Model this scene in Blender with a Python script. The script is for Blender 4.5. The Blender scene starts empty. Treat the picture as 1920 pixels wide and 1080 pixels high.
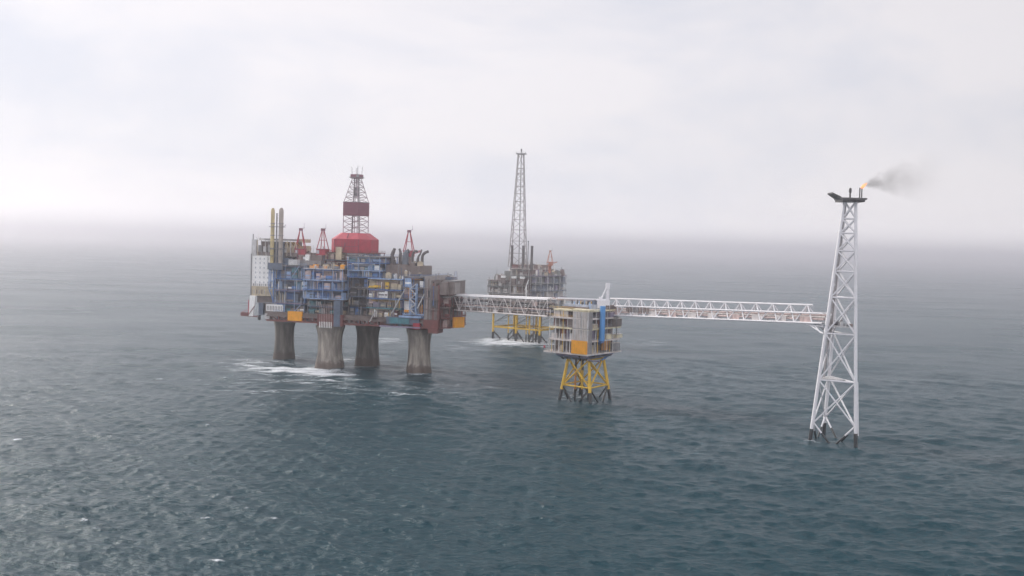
import bpy, math, random
import numpy as np
from mathutils import Vector, Matrix

# ------------------------------------------------------------------ camera, sky, sun, exposure
scene = bpy.context.scene
COL = scene.collection
cam_data = bpy.data.cameras.new('camera')
cam = bpy.data.objects.new('camera', cam_data)
COL.objects.link(cam)
cam_data.sensor_width = 36.0
cam_data.lens = 36.0 * 1900 / 1920
cam_data.clip_start = 1.0
cam_data.clip_end = 60000.0
PITCH, ROLL = math.atan(79 / 1900), math.atan(0.028)
_f = Vector((0, math.cos(PITCH), -math.sin(PITCH)))
_u0 = Vector((0, math.sin(PITCH), math.cos(PITCH)))
_r0 = Vector((1, 0, 0))
_r = math.cos(ROLL) * _r0 + math.sin(ROLL) * _u0
_u = -math.sin(ROLL) * _r0 + math.cos(ROLL) * _u0
cam.matrix_world = Matrix(((_r.x, _u.x, -_f.x, 0), (_r.y, _u.y, -_f.y, 0), (_r.z, _u.z, -_f.z, 75.0), (0, 0, 0, 1)))
scene.camera = cam

SUN_DIR = Vector((-0.72, 0.50, 0.48)).normalized()      # towards the sun
SUN_EL = math.asin(SUN_DIR.z)
SUN_AZ = math.atan2(SUN_DIR.x, SUN_DIR.y)

world = bpy.data.worlds.new("World")
scene.world = world
world.use_nodes = True
wn, wl = world.node_tree.nodes, world.node_tree.links
wn.clear()
def W(t, **k):
    n = wn.new(t)
    for a, b in k.items(): setattr(n, a, b)
    return n
w_out = W('ShaderNodeOutputWorld'); w_bg = W('ShaderNodeBackground')
sky = W('ShaderNodeTexSky', sky_type='NISHITA', sun_disc=False, sun_elevation=SUN_EL, sun_rotation=SUN_AZ)
skydim = W('ShaderNodeVectorMath', operation='SCALE'); skydim.inputs['Scale'].default_value = 0.10
wl.new(sky.outputs[0], skydim.inputs[0])
tc = W('ShaderNodeTexCoord')
mp = W('ShaderNodeMapping'); mp.inputs['Scale'].default_value = (1.0, 1.0, 2.6)
wl.new(tc.outputs['Generated'], mp.inputs[0])
n1 = W('ShaderNodeTexNoise'); n1.inputs['Scale'].default_value = 3.6; n1.inputs['Detail'].default_value = 6; n1.inputs['Roughness'].default_value = 0.55; n1.inputs['Distortion'].default_value = 0.4
wl.new(mp.outputs[0], n1.inputs['Vector'])
cr = W('ShaderNodeValToRGB')
cr.color_ramp.elements[0].position = 0.36; cr.color_ramp.elements[0].color = (0.800, 0.810, 0.890, 1)
cr.color_ramp.elements[1].position = 0.60; cr.color_ramp.elements[1].color = (0.965, 0.930, 0.960, 1)
wl.new(n1.outputs['Fac'], cr.inputs[0])
# cloud deck is brighter round the veiled sun
dt = W('ShaderNodeVectorMath', operation='DOT_PRODUCT'); dt.inputs[1].default_value = (-0.72, 0.68, 0.10)
wl.new(tc.outputs['Generated'], dt.inputs[0])
mr = W('ShaderNodeMapRange'); mr.inputs['From Min'].default_value = 0.22; mr.inputs['From Max'].default_value = 1.0
mr.inputs['To Min'].default_value = 0.87; mr.inputs['To Max'].default_value = 1.07
wl.new(dt.outputs['Value'], mr.inputs['Value'])
cl = W('ShaderNodeVectorMath', operation='SCALE')
sz = W('ShaderNodeSeparateXYZ'); wl.new(tc.outputs['Generated'], sz.inputs[0])
el = W('ShaderNodeFloatCurve')              # cloud deck: paler near the horizon, heavier overhead
for p_, v_ in ((0.0, 0.72), (0.5, 0.70), (0.52, 0.56), (0.55, 0.50), (0.60, 0.50), (0.68, 0.46), (0.8, 0.46), (1.0, 0.48)):
    if p_ in (0.0, 1.0):
        pt = el.mapping.curves[0].points[0 if p_ == 0.0 else -1]; pt.location = (p_, v_)
    else: el.mapping.curves[0].points.new(p_, v_)
el.mapping.update()
ez = W('ShaderNodeMath', operation='MULTIPLY_ADD'); ez.inputs[1].default_value = 0.5; ez.inputs[2].default_value = 0.5
wl.new(sz.outputs['Z'], ez.inputs[0]); wl.new(ez.outputs[0], el.inputs['Value'])
em = W('ShaderNodeMath', operation='MULTIPLY'); wl.new(el.outputs[0], em.inputs[0]); wl.new(mr.outputs[0], em.inputs[1])
bk = W('ShaderNodeMapRange', interpolation_type='SMOOTHSTEP')      # unseen sky behind the camera brightened, added fill for facing sides
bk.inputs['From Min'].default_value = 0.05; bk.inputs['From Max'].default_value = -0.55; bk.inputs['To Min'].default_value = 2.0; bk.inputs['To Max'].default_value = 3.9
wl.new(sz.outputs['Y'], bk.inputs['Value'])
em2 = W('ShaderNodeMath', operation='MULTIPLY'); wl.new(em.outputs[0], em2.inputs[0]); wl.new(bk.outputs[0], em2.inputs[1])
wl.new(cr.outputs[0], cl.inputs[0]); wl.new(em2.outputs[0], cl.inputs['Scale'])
mx = W('ShaderNodeMix', data_type='RGBA'); mx.inputs[0].default_value = 0.93
wl.new(skydim.outputs[0], mx.inputs[6]); wl.new(cl.outputs[0], mx.inputs[7])
wl.new(mx.outputs[2], w_bg.inputs['Color']); w_bg.inputs['Strength'].default_value = 1.0
wl.new(w_bg.outputs[0], w_out.inputs[0])

sun_data = bpy.data.lights.new('sun', 'SUN')
sun_data.energy = 3.4; sun_data.angle = math.radians(14); sun_data.color = (1.0, 0.95, 0.88)
sun = bpy.data.objects.new('sun', sun_data); COL.objects.link(sun)
sun.rotation_euler = SUN_DIR.to_track_quat('Z', 'Y').to_euler()

scene.view_settings.view_transform = 'Standard'
scene.view_settings.look = 'None'
scene.view_settings.exposure = 0.0
scene.view_settings.gamma = 1.0
scene.render.engine = 'CYCLES'
scene.cycles.use_denoising = True
scene.cycles.max_bounces = 18
scene.cycles.volume_bounces = 16

# ------------------------------------------------------------------ materials
MATS = {}
def mat(name, rgb, rough=0.6, var=0.25, streak=0.35, metal=0.0, tint=(0.10, 0.07, 0.05), scale=0.35):
    """weathered paint: blotches plus rust/dirt runs stretched down the surface"""
    if name in MATS: return MATS[name]
    m = bpy.data.materials.new(name); m.use_nodes = True
    N, L = m.node_tree.nodes, m.node_tree.links
    b = N['Principled BSDF']
    b.inputs['Roughness'].default_value = rough; b.inputs['Metallic'].default_value = metal
    t = N.new('ShaderNodeTexCoord')
    a = N.new('ShaderNodeTexNoise'); a.inputs['Scale'].default_value = scale; a.inputs['Detail'].default_value = 5
    L.new(t.outputs['Object'], a.inputs['Vector'])
    mpn = N.new('ShaderNodeMapping'); mpn.inputs['Scale'].default_value = (1.3, 1.3, 0.09)
    L.new(t.outputs['Object'], mpn.inputs[0])
    s = N.new('ShaderNodeTexNoise'); s.inputs['Scale'].default_value = 0.9; s.inputs['Detail'].default_value = 4
    L.new(mpn.outputs[0], s.inputs['Vector'])
    r1 = N.new('ShaderNodeMapRange'); r1.inputs['From Min'].default_value = 0.3; r1.inputs['From Max'].default_value = 0.7
    r1.inputs['To Min'].default_value = 1 - var; r1.inputs['To Max'].default_value = 1 + var
    L.new(a.outputs['Fac'], r1.inputs['Value'])
    v = N.new('ShaderNodeVectorMath'); v.operation = 'SCALE'; v.inputs[0].default_value = rgb
    L.new(r1.outputs[0], v.inputs['Scale'])
    r2 = N.new('ShaderNodeMapRange'); r2.inputs['From Min'].default_value = 0.52; r2.inputs['From Max'].default_value = 0.72
    r2.inputs['To Min'].default_value = 0.0; r2.inputs['To Max'].default_value = streak
    L.new(s.outputs['Fac'], r2.inputs['Value'])
    mixn = N.new('ShaderNodeMix'); mixn.data_type = 'RGBA'
    L.new(r2.outputs[0], mixn.inputs[0]); L.new(v.outputs[0], mixn.inputs[6]); mixn.inputs[7].default_value = (*tint, 1)
    L.new(mixn.outputs[2], b.inputs['Base Color'])
    MATS[name] = m
    return m
BLUE = mat('blue_paint', (0.080, 0.185, 0.42))
LBLUE = mat('pale_blue_paint', (0.30, 0.42, 0.62))
NAVY = mat('blue_grey_steel', (0.10, 0.13, 0.18))
TEAL = mat('teal_louvres', (0.07, 0.22, 0.26))
GREY = mat('grey_steel', (0.22, 0.215, 0.22))
LGREY = mat('pale_grey_steel', (0.52, 0.51, 0.51))
WARM = mat('warm_grey_cladding', (0.57, 0.525, 0.495), var=.1, streak=.3)
BROWN = mat('brown_grey_steel', (0.175, 0.14, 0.128))
RBROWN = mat('red_brown_primer', (0.17, 0.055, 0.050))
RED = mat('red_paint', (0.37, 0.030, 0.052), var=.15, streak=.25)
MAROON = mat('maroon_windwall', (0.19, 0.055, 0.085), var=.12, streak=.3)
BEIGE = mat('beige_paint', (0.50, 0.42, 0.30))
YELLOW = mat('yellow_paint', (0.68, 0.42, 0.035), streak=.3)
ORANGE = mat('orange_cladding', (0.86, 0.36, 0.02), var=.1, streak=.2, tint=(.45, .18, .03))
WHITE = mat('white_paint', (0.86, 0.85, 0.83), var=.06, streak=.22, tint=(.45, .40, .34))
WHITE2 = mat('white_steelwork', (0.72, 0.71, 0.73), var=.05, streak=.12, tint=(.45, .38, .32))
DARK = mat('dark_steel', (0.052, 0.050, 0.055))
PURPLE = mat('violet_grey_steel', (0.23, 0.20, 0.28))
GLASS = mat('dark_window', (0.50, 0.51, 0.54), rough=.2, var=.1, streak=0)
PINK = mat('faded_red_pipe', (0.52, 0.40, 0.38))
TOWERM = mat('pale_lattice_steel', (0.36, 0.33, 0.33), var=.1, streak=.2)
TGREY = mat('far_grey_green', (0.21, 0.215, 0.205))
TBROWN = mat('far_brown', (0.205, 0.150, 0.138))
TBLUE = mat('far_blue_grey', (0.20, 0.225, 0.28))
SPLASH = mat('wet_fouled_steel', (0.030, 0.030, 0.032), rough=.35)

def concrete(k=1.0, name='weathered_concrete'):
    m = bpy.data.materials.new(name); m.use_nodes = True
    N, L = m.node_tree.nodes, m.node_tree.links
    b = N['Principled BSDF']; b.inputs['Roughness'].default_value = .8
    t = N.new('ShaderNodeTexCoord')
    mpn = N.new('ShaderNodeMapping'); mpn.inputs['Scale'].default_value = (0.42, 0.42, 0.06)
    L.new(t.outputs['Object'], mpn.inputs[0])
    s = N.new('ShaderNodeTexNoise'); s.inputs['Scale'].default_value = 1.0; s.inputs['Detail'].default_value = 5; s.inputs['Roughness'].default_value = .6
    L.new(mpn.outputs[0], s.inputs['Vector'])
    c = N.new('ShaderNodeValToRGB')
    e = c.color_ramp.elements
    e[0].position = .30; e[0].color = (.085*k, .072*k, .066*k, 1)
    e[1].position = .72; e[1].color = (.50*k, .45*k, .38*k, 1)
    e2 = e.new(.5); e2.color = (.22*k, .195*k, .17*k, 1)
    L.new(s.outputs['Fac'], c.inputs[0])
    # marine growth near the waterline
    sx = N.new('ShaderNodeSeparateXYZ'); L.new(t.outputs['Object'], sx.inputs[0])
    n2 = N.new('ShaderNodeTexNoise'); n2.inputs['Scale'].default_value = .5; L.new(t.outputs['Object'], n2.inputs['Vector'])
    ad = N.new('ShaderNodeMath'); ad.operation = 'MULTIPLY_ADD'; ad.inputs[1].default_value = -5.0
    L.new(n2.outputs['Fac'], ad.inputs[0]); L.new(sx.outputs['Z'], ad.inputs[2])
    r = N.new('ShaderNodeMapRange'); r.inputs['From Min'].default_value = 1.0; r.inputs['From Max'].default_value = 2.6
    r.inputs['To Min'].default_value = .8; r.inputs['To Max'].default_value = 0
    L.new(ad.outputs[0], r.inputs['Value'])
    mi = N.new('ShaderNodeMix'); mi.data_type = 'RGBA'; L.new(r.outputs[0], mi.inputs[0])
    L.new(c.outputs[0], mi.inputs[6]); mi.inputs[7].default_value = (.075, .050, .040, 1)
    L.new(mi.outputs[2], b.inputs['Base Color'])
    return m
CONC = concrete(); CONC_SHADE = concrete(.5, 'deck_shaded_concrete')  # darker copy for the rear shafts: deck shade put into the colour

# ------------------------------------------------------------------ mesh collector
class MB:
    def __init__(s): s.v, s.f, s.m, s.s, s.mats = [], [], [], [], []
    def _mi(s, m):
        if m not in s.mats: s.mats.append(m)
        return s.mats.index(m)
    def add(s, vs, fs, m, smooth=False):
        o = len(s.v); s.v += [tuple(p) for p in vs]; k = s._mi(m)
        for f in fs: s.f.append([i + o for i in f]); s.m.append(k); s.s.append(smooth)
        return s
    def box(s, x0, y0, z0, x1, y1, z1, m):
        if x0 > x1: x0, x1 = x1, x0
        if y0 > y1: y0, y1 = y1, y0
        if z0 > z1: z0, z1 = z1, z0
        v = [(x0,y0,z0),(x1,y0,z0),(x1,y1,z0),(x0,y1,z0),(x0,y0,z1),(x1,y0,z1),(x1,y1,z1),(x0,y1,z1)]
        return s.add(v, [(0,3,2,1),(4,5,6,7),(0,1,5,4),(1,2,6,5),(2,3,7,6),(3,0,4,7)], m)
    def bar(s, p0, p1, r, m, n=6, r2=None):
        p0, p1 = Vector(p0), Vector(p1); d = p1 - p0
        if d.length < 1e-6: return s
        d.normalize(); a = d.orthogonal() if abs(d.z) < .99 else Vector((1, 0, 0)); a = (a - d * a.dot(d)).normalized(); b = d.cross(a)
        r2 = r if r2 is None else r2; v = []
        for q, rr in ((p0, r), (p1, r2)):
            for i in range(n):
                t = 2 * math.pi * (i + .5) / n
                v.append(q + (a * math.cos(t) + b * math.sin(t)) * rr)
        s.add(v, [(i, (i+1) % n, n + (i+1) % n, n + i) for i in range(n)], m, n > 7)
        s.add(v[:n], [tuple(range(n))[::-1]], m); s.add(v[n:], [tuple(range(n))], m)
        return s
    def path(s, pts, rs, m, n=10):
        for i in range(len(pts) - 1):
            s.bar(pts[i], pts[i+1], rs[i], m, n, rs[i+1])
        return s
    def prism(s, poly, z0, z1, m, top=None, mtop=None):
        n = len(poly); top = top or poly
        v = [(x, y, z0) for x, y in poly] + [(x, y, z1) for x, y in top]
        s.add(v, [(i, (i+1) % n, n + (i+1) % n, n + i) for i in range(n)] + [tuple(range(n))[::-1]], m)
        return s.add(v[n:], [tuple(range(n))], mtop or m)
    def lathe(s, prof, c, m, n=28):
        v = []
        for r, z in prof:
            for i in range(n):
                t = 2 * math.pi * i / n; v.append((c[0] + r * math.cos(t), c[1] + r * math.sin(t), z))
        k = len(prof)
        s.add(v, [(j*n + i, j*n + (i+1) % n, (j+1)*n + (i+1) % n, (j+1)*n + i) for j in range(k-1) for i in range(n)], m, True)
        s.add(v[:n], [tuple(range(n))[::-1]], m); s.add(v[-n:], [tuple(range(n))], m)
        return s
    def build(s, name, parent=None):
        me = bpy.data.meshes.new(name); me.from_pydata(s.v, [], s.f)
        for m in s.mats: me.materials.append(m)
        me.polygons.foreach_set('material_index', s.m); me.polygons.foreach_set('use_smooth', s.s); me.update()
        o = bpy.data.objects.new(name, me); COL.objects.link(o)
        if parent: o.parent = parent
        return o
def tag(o, label, cat, group=None, kind=None):
    o['label'] = label; o['category'] = cat
    if group: o['group'] = group
    if kind: o['kind'] = kind
    return o
def empty(name, loc, rz, label, cat, group=None):
    o = bpy.data.objects.new(name, None); COL.objects.link(o)
    o.location = loc; o.rotation_euler = (0, 0, rz); o.empty_display_size = 5
    return tag(o, label, cat, group)
def lerp(a, b, t): return tuple(a[i] + (b[i] - a[i]) * t for i in range(3))
def at_level(bot, top, z): return [lerp(b, t, (z - b[2]) / (t[2] - b[2])) for b, t in zip(bot, top)]

def lattice(parent, bot, top, zs, rl, rb, m, style='X', leg_name='leg', splash=None, diag_below=False, horiz=True):
    """legs as single parts, the bracing of each face as a part"""
    n = len(bot)
    for b, t in zip(bot, top):
        mb = MB()
        if splash is None: mb.bar(b, t, rl, m, 10, rl * .8)
        else:
            q = lerp(b, t, (splash - b[2]) / (t[2] - b[2]))
            mb.bar(b, q, rl * 1.02, SPLASH, 10); mb.bar(q, t, rl, m, 10, rl * .85)
        mb.build(leg_name, parent)
    for i in range(n):
        j = (i + 1) % n
        mb = MB()
        for k in range(len(zs) - 1):
            A0, A1 = at_level(bot, top, zs[k]), at_level(bot, top, zs[k+1])
            mm = SPLASH if splash is not None and zs[k+1] <= splash + .5 else m
            if horiz and zs[k+1] > zs[0]: mb.bar(A1[i], A1[j], rb, mm, 6)
            if k == 0 and horiz and not diag_below: mb.bar(A0[i], A0[j], rb, mm, 6)
            if style == 'X' or (style == 'M' and k % 2 == 0):
                mb.bar(A0[i], A1[j], rb, mm, 6); mb.bar(A0[j], A1[i], rb, mm, 6)
            elif style == 'Z':
                (mb.bar(A0[i], A1[j], rb, mm, 6) if k % 2 else mb.bar(A0[j], A1[i], rb, mm, 6))
            elif style == 'K':
                mid = lerp(A1[i], A1[j], .5)
                mb.bar(A0[i], mid, rb, mm, 6); mb.bar(A0[j], mid, rb, mm, 6)
        mb.build('bracing', parent)

# ------------------------------------------------------------------ sea: one sheet to the horizon
def at_sea(px, py):
    d = _f + _r * ((px - 960) / 1900) - _u * ((py - 540) / 1900)
    t = -75.0 / d.z
    return d.x * t, d.y * t
def build_sea():
    rng = np.random.default_rng(7)
    dl = np.concatenate([np.arange(1500, 630, -12.0), np.arange(630, 200, -.75), np.arange(200, 40, -1.1), np.arange(40, 10.2, -2.0)])
    r = 1900 * 75.0 / dl
    r = np.concatenate([[12., 40.], r, [15000., 17500.]])
    a = np.concatenate([np.linspace(-180, -34, 50)[:-1], np.linspace(-34, 34, 1250), np.linspace(34, 180, 50)[1:-1]])
    a = np.radians(a)
    na, nr = len(a), len(r)
    R, Aa = np.meshgrid(r, a, indexing='ij')
    X = R * np.sin(Aa); Y = R * np.cos(Aa)
    dr = np.gradient(r)[:, None]
    dlat = R * np.gradient(a)[None, :]
    cell = np.maximum(dr, dlat)
    Z = np.zeros_like(X); Zs = np.zeros_like(X); DX = np.zeros_like(X); DY = np.zeros_like(X)
    main = math.radians(248)         # waves run towards the camera, a little to the left
    lams = np.geomspace(1.5, 60, 70)
    for lam in lams:
        th = main + rng.normal(0, .62)
        k = 2 * math.pi / lam
        steep = 0.060 if lam < 7 else 0.060 * (7 / lam) ** .8
        amp = steep / k * rng.uniform(.6, 1.25)
        wgt = np.clip((lam / cell - 2.4) / 2.6, 0, 1)
        ph = k * (X * math.cos(th) + Y * math.sin(th)) + rng.uniform(0, 6.28)
        # wave groups: slow modulation so that trains come and go
        g = 0.75 + 0.45 * np.sin((X * math.cos(th + .9) + Y * math.sin(th + .9)) * k / 6.3 + rng.uniform(0, 6.28))
        am = amp * wgt * g
        Z += am * np.cos(ph)
        if lam < 15: Zs += am * np.cos(ph)
        q = am * np.sin(ph) * .8
        DX -= q * math.cos(th); DY -= q * math.sin(th)
    # foam: washes under the platforms, a few breaking crests, glints at left painted as foam
    foam = np.zeros_like(X)
    def wash(px, py, lx, ly, s, rot=0.):
        cx, cy = at_sea(px, py)
        ux, uy = math.cos(rot), math.sin(rot)
        dx, dy = X - cx, Y - cy
        e = ((dx * ux + dy * uy) / lx) ** 2 + ((-dx * uy + dy * ux) / ly) ** 2
        np.maximum(foam, s * np.clip(1.25 - .75 * np.sqrt(e), 0, 1), out=foam)
    wash(552, 694, 28, 19, 1.15); wash(500, 690, 18, 12, .95); wash(605, 701, 18, 10, 1.0); wash(470, 684, 26, 26, .55); wash(560, 715, 40, 12, .5)
    wash(965, 642, 34, 30, 1.1); wash(930, 638, 20, 20, .9); wash(1010, 642, 14, 16, .55)
    wash(620, 695, 14, 10, .5); wash(652, 672, 9, 30, .5); wash(720, 668, 10, 26, .42); wash(785, 703, 12, 10, .36)
    wash(740, 740, 14, 8, .5); wash(1075, 746, 9, 7, .42); wash(1566, 829, 3.5, 3, .55); wash(532, 678, 13, 12, .45); wash(730, 637, 16, 40, .45)
    wash(600, 725, 70, 40, .34); wash(800, 720, 50, 60, .30); wash(500, 730, 26, 34, .36); wash(1200, 640, 30, 60, .34); wash(860, 650, 30, 40, .3)
    for (px, py) in ((1050, 746), (1107, 755), (1143, 747), (1088, 740), (1523, 829), (1604, 839), (1550, 814)):
        wash(px, py, 2.6, 3.2, .5)
    for (px, py) in ((924, 636), (967, 640), (1011, 644), (963, 632)):
        wash(px, py, 4, 6, .7)
    for (px, py) in ((531, 676), (620, 691), (685, 687), (785, 701)):
        wash(px, py, 10, 12, .52)
    hs = np.std(Zs[76:300])
    crest = np.clip((Zs / hs - 1.7) / 1.3, 0, 1) * .8
    left = np.clip((-X / np.maximum(Y, 1) + .02) / .35, 0.12, 1)  # extra crest foam on this side stands in for glints
    np.maximum(foam, crest * left, out=foam)
    co = np.stack([X + DX, Y + DY, Z], -1).reshape(-1, 3).astype(np.float32)
    idx = np.arange(na * nr).reshape(nr, na)
    i0 = idx[:-1, :]; i1 = np.roll(idx, -1, 1)[:-1, :]; i2 = np.roll(idx, -1, 1)[1:, :]; i3 = idx[1:, :]
    q = np.stack([i0, i3, i2, i1], -1).reshape(-1, 4)
    me = bpy.data.meshes.new('sea')
    me.vertices.add(len(co)); me.vertices.foreach_set('co', co.ravel())
    me.loops.add(q.size); me.loops.foreach_set('vertex_index', q.ravel().astype(np.int32))
    me.polygons.add(len(q)); me.polygons.foreach_set('loop_start', np.arange(0, q.size, 4, dtype=np.int32))
    me.polygons.foreach_set('use_smooth', np.ones(len(q), dtype=bool))
    at = me.attributes.new('foam', 'FLOAT', 'POINT'); at.data.foreach_set('value', foam.ravel().astype(np.float32))
    me.update(); me.validate()
    o = bpy.data.objects.new('sea', me); COL.objects.link(o)
    if me.polygons[len(q)//2].normal.z < 0: me.flip_normals()
    tag(o, 'grey teal open sea with wind waves and white foam', 'sea', kind='structure')
    m = bpy.data.materials.new('sea_water'); m.use_nodes = True
    N, L = m.node_tree.nodes, m.node_tree.links
    b = N['Principled BSDF']
    b.inputs['Base Color'].default_value = (0.002, 0.036, 0.051, 1)
    b.inputs['Roughness'].default_value = 0.28; b.inputs['Specular IOR Level'].default_value = 0.54; b.inputs['IOR'].default_value = 1.333
    t = N.new('ShaderNodeTexCoord')
    def chop(scale, dist, strength, rot, prev=None, sx=.40):
        mpn = N.new('ShaderNodeMapping'); mpn.inputs['Scale'].default_value = (sx, 1.0, 1.0); mpn.inputs['Rotation'].default_value = (0, 0, rot)
        L.new(t.outputs['Object'], mpn.inputs[0])
        n = N.new('ShaderNodeTexNoise'); n.inputs['Scale'].default_value = scale; n.inputs['Detail'].default_value = 5; n.inputs['Roughness'].default_value = .62
        L.new(mpn.outputs[0], n.inputs['Vector'])
        bp = N.new('ShaderNodeBump'); bp.inputs['Strength'].default_value = strength; bp.inputs['Distance'].default_value = dist
        L.new(n.outputs['Fac'], bp.inputs['Height'])
        if prev: L.new(prev.outputs[0], bp.inputs['Normal'])
        return bp
    b1 = chop(.16, 2.2, .6, .30); b2 = chop(.62, 1.3, 1.0, .36, b1)
    L.new(b2.outputs[0], b.inputs['Normal'])
    # gusts roughen some patches more than others
    wmap = N.new('ShaderNodeMapping'); wmap.inputs['Scale'].default_value = (.35, 1.0, 1.0); wmap.inputs['Rotation'].default_value = (0, 0, .3); L.new(t.outputs['Object'], wmap.inputs[0])
    wn_ = N.new('ShaderNodeTexNoise'); wn_.inputs['Scale'].default_value = .012; wn_.inputs['Detail'].default_value = 5; L.new(wmap.outputs[0], wn_.inputs['Vector'])
    wr = N.new('ShaderNodeMapRange'); wr.inputs['From Min'].default_value = .35; wr.inputs['From Max'].default_value = .65; wr.inputs['To Min'].default_value = .20; wr.inputs['To Max'].default_value = .29
    L.new(wn_.outputs['Fac'], wr.inputs['Value']); L.new(wr.outputs[0], b.inputs['Roughness'])
    # foam
    at = N.new('ShaderNodeAttribute'); at.attribute_name = 'foam'
    fn = N.new('ShaderNodeTexNoise'); fn.inputs['Scale'].default_value = 1.1; fn.inputs['Detail'].default_value = 7; fn.inputs['Roughness'].default_value = .7
    L.new(t.outputs['Object'], fn.inputs['Vector'])
    f2 = N.new('ShaderNodeTexNoise'); f2.inputs['Scale'].default_value = .16; f2.inputs['Detail'].default_value = 4; f2.inputs['Distortion'].default_value = 1.0
    L.new(wmap.outputs[0], f2.inputs['Vector'])
    fm_ = N.new('ShaderNodeMath'); fm_.operation = 'MULTIPLY_ADD'; fm_.inputs[1].default_value = 1.0; L.new(f2.outputs['Fac'], fm_.inputs[0]); L.new(fn.outputs['Fac'], fm_.inputs[2])
    nn = N.new('ShaderNodeMapRange'); nn.inputs['From Min'].default_value = .78; nn.inputs['From Max'].default_value = 1.26
    L.new(fm_.outputs[0], nn.inputs['Value'])
    ma = N.new('ShaderNodeMath'); ma.operation = 'ADD'; L.new(at.outputs['Fac'], ma.inputs[0]); L.new(nn.outputs[0], ma.inputs[1])
    r = N.new('ShaderNodeMapRange'); r.inputs['From Min'].default_value = .98; r.inputs['From Max'].default_value = 1.5
    r.inputs['To Min'].default_value = 0; r.inputs['To Max'].default_value = .85
    L.new(ma.outputs[0], r.inputs['Value'])
    fd = N.new('ShaderNodeBsdfDiffuse'); fd.inputs['Color'].default_value = (.80, .83, .86, 1)
    ms = N.new('ShaderNodeMixShader'); L.new(r.outputs[0], ms.inputs[0]); L.new(b.outputs[0], ms.inputs[1]); L.new(fd.outputs[0], ms.inputs[2])
    L.new(ms.outputs[0], N['Material Output'].inputs['Surface'])
    me.materials.append(m)
build_sea()

# ------------------------------------------------------------------ haze
HB = MB().box(-17800, -17800, -9, 17800, 17800, 161, GREY)
haze = HB.build('haze'); haze['kind'] = 'stuff'; haze['label'] = 'thin pale sea haze over the whole scene'; haze['category'] = 'haze'
hm = bpy.data.materials.new('sea_haze'); hm.use_nodes = True
hN = hm.node_tree.nodes; hN.remove(hN['Principled BSDF'])
pv = hN.new('ShaderNodeVolumePrincipled')
pv.inputs['Color'].default_value = (0.995, 0.975, 1.0, 1); pv.inputs['Density'].default_value = 0.00029; pv.inputs['Anisotropy'].default_value = 0.92
hm.node_tree.links.new(pv.outputs[0], hN['Material Output'].inputs['Volume'])
haze.data.materials.clear(); haze.data.materials.append(hm)

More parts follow.
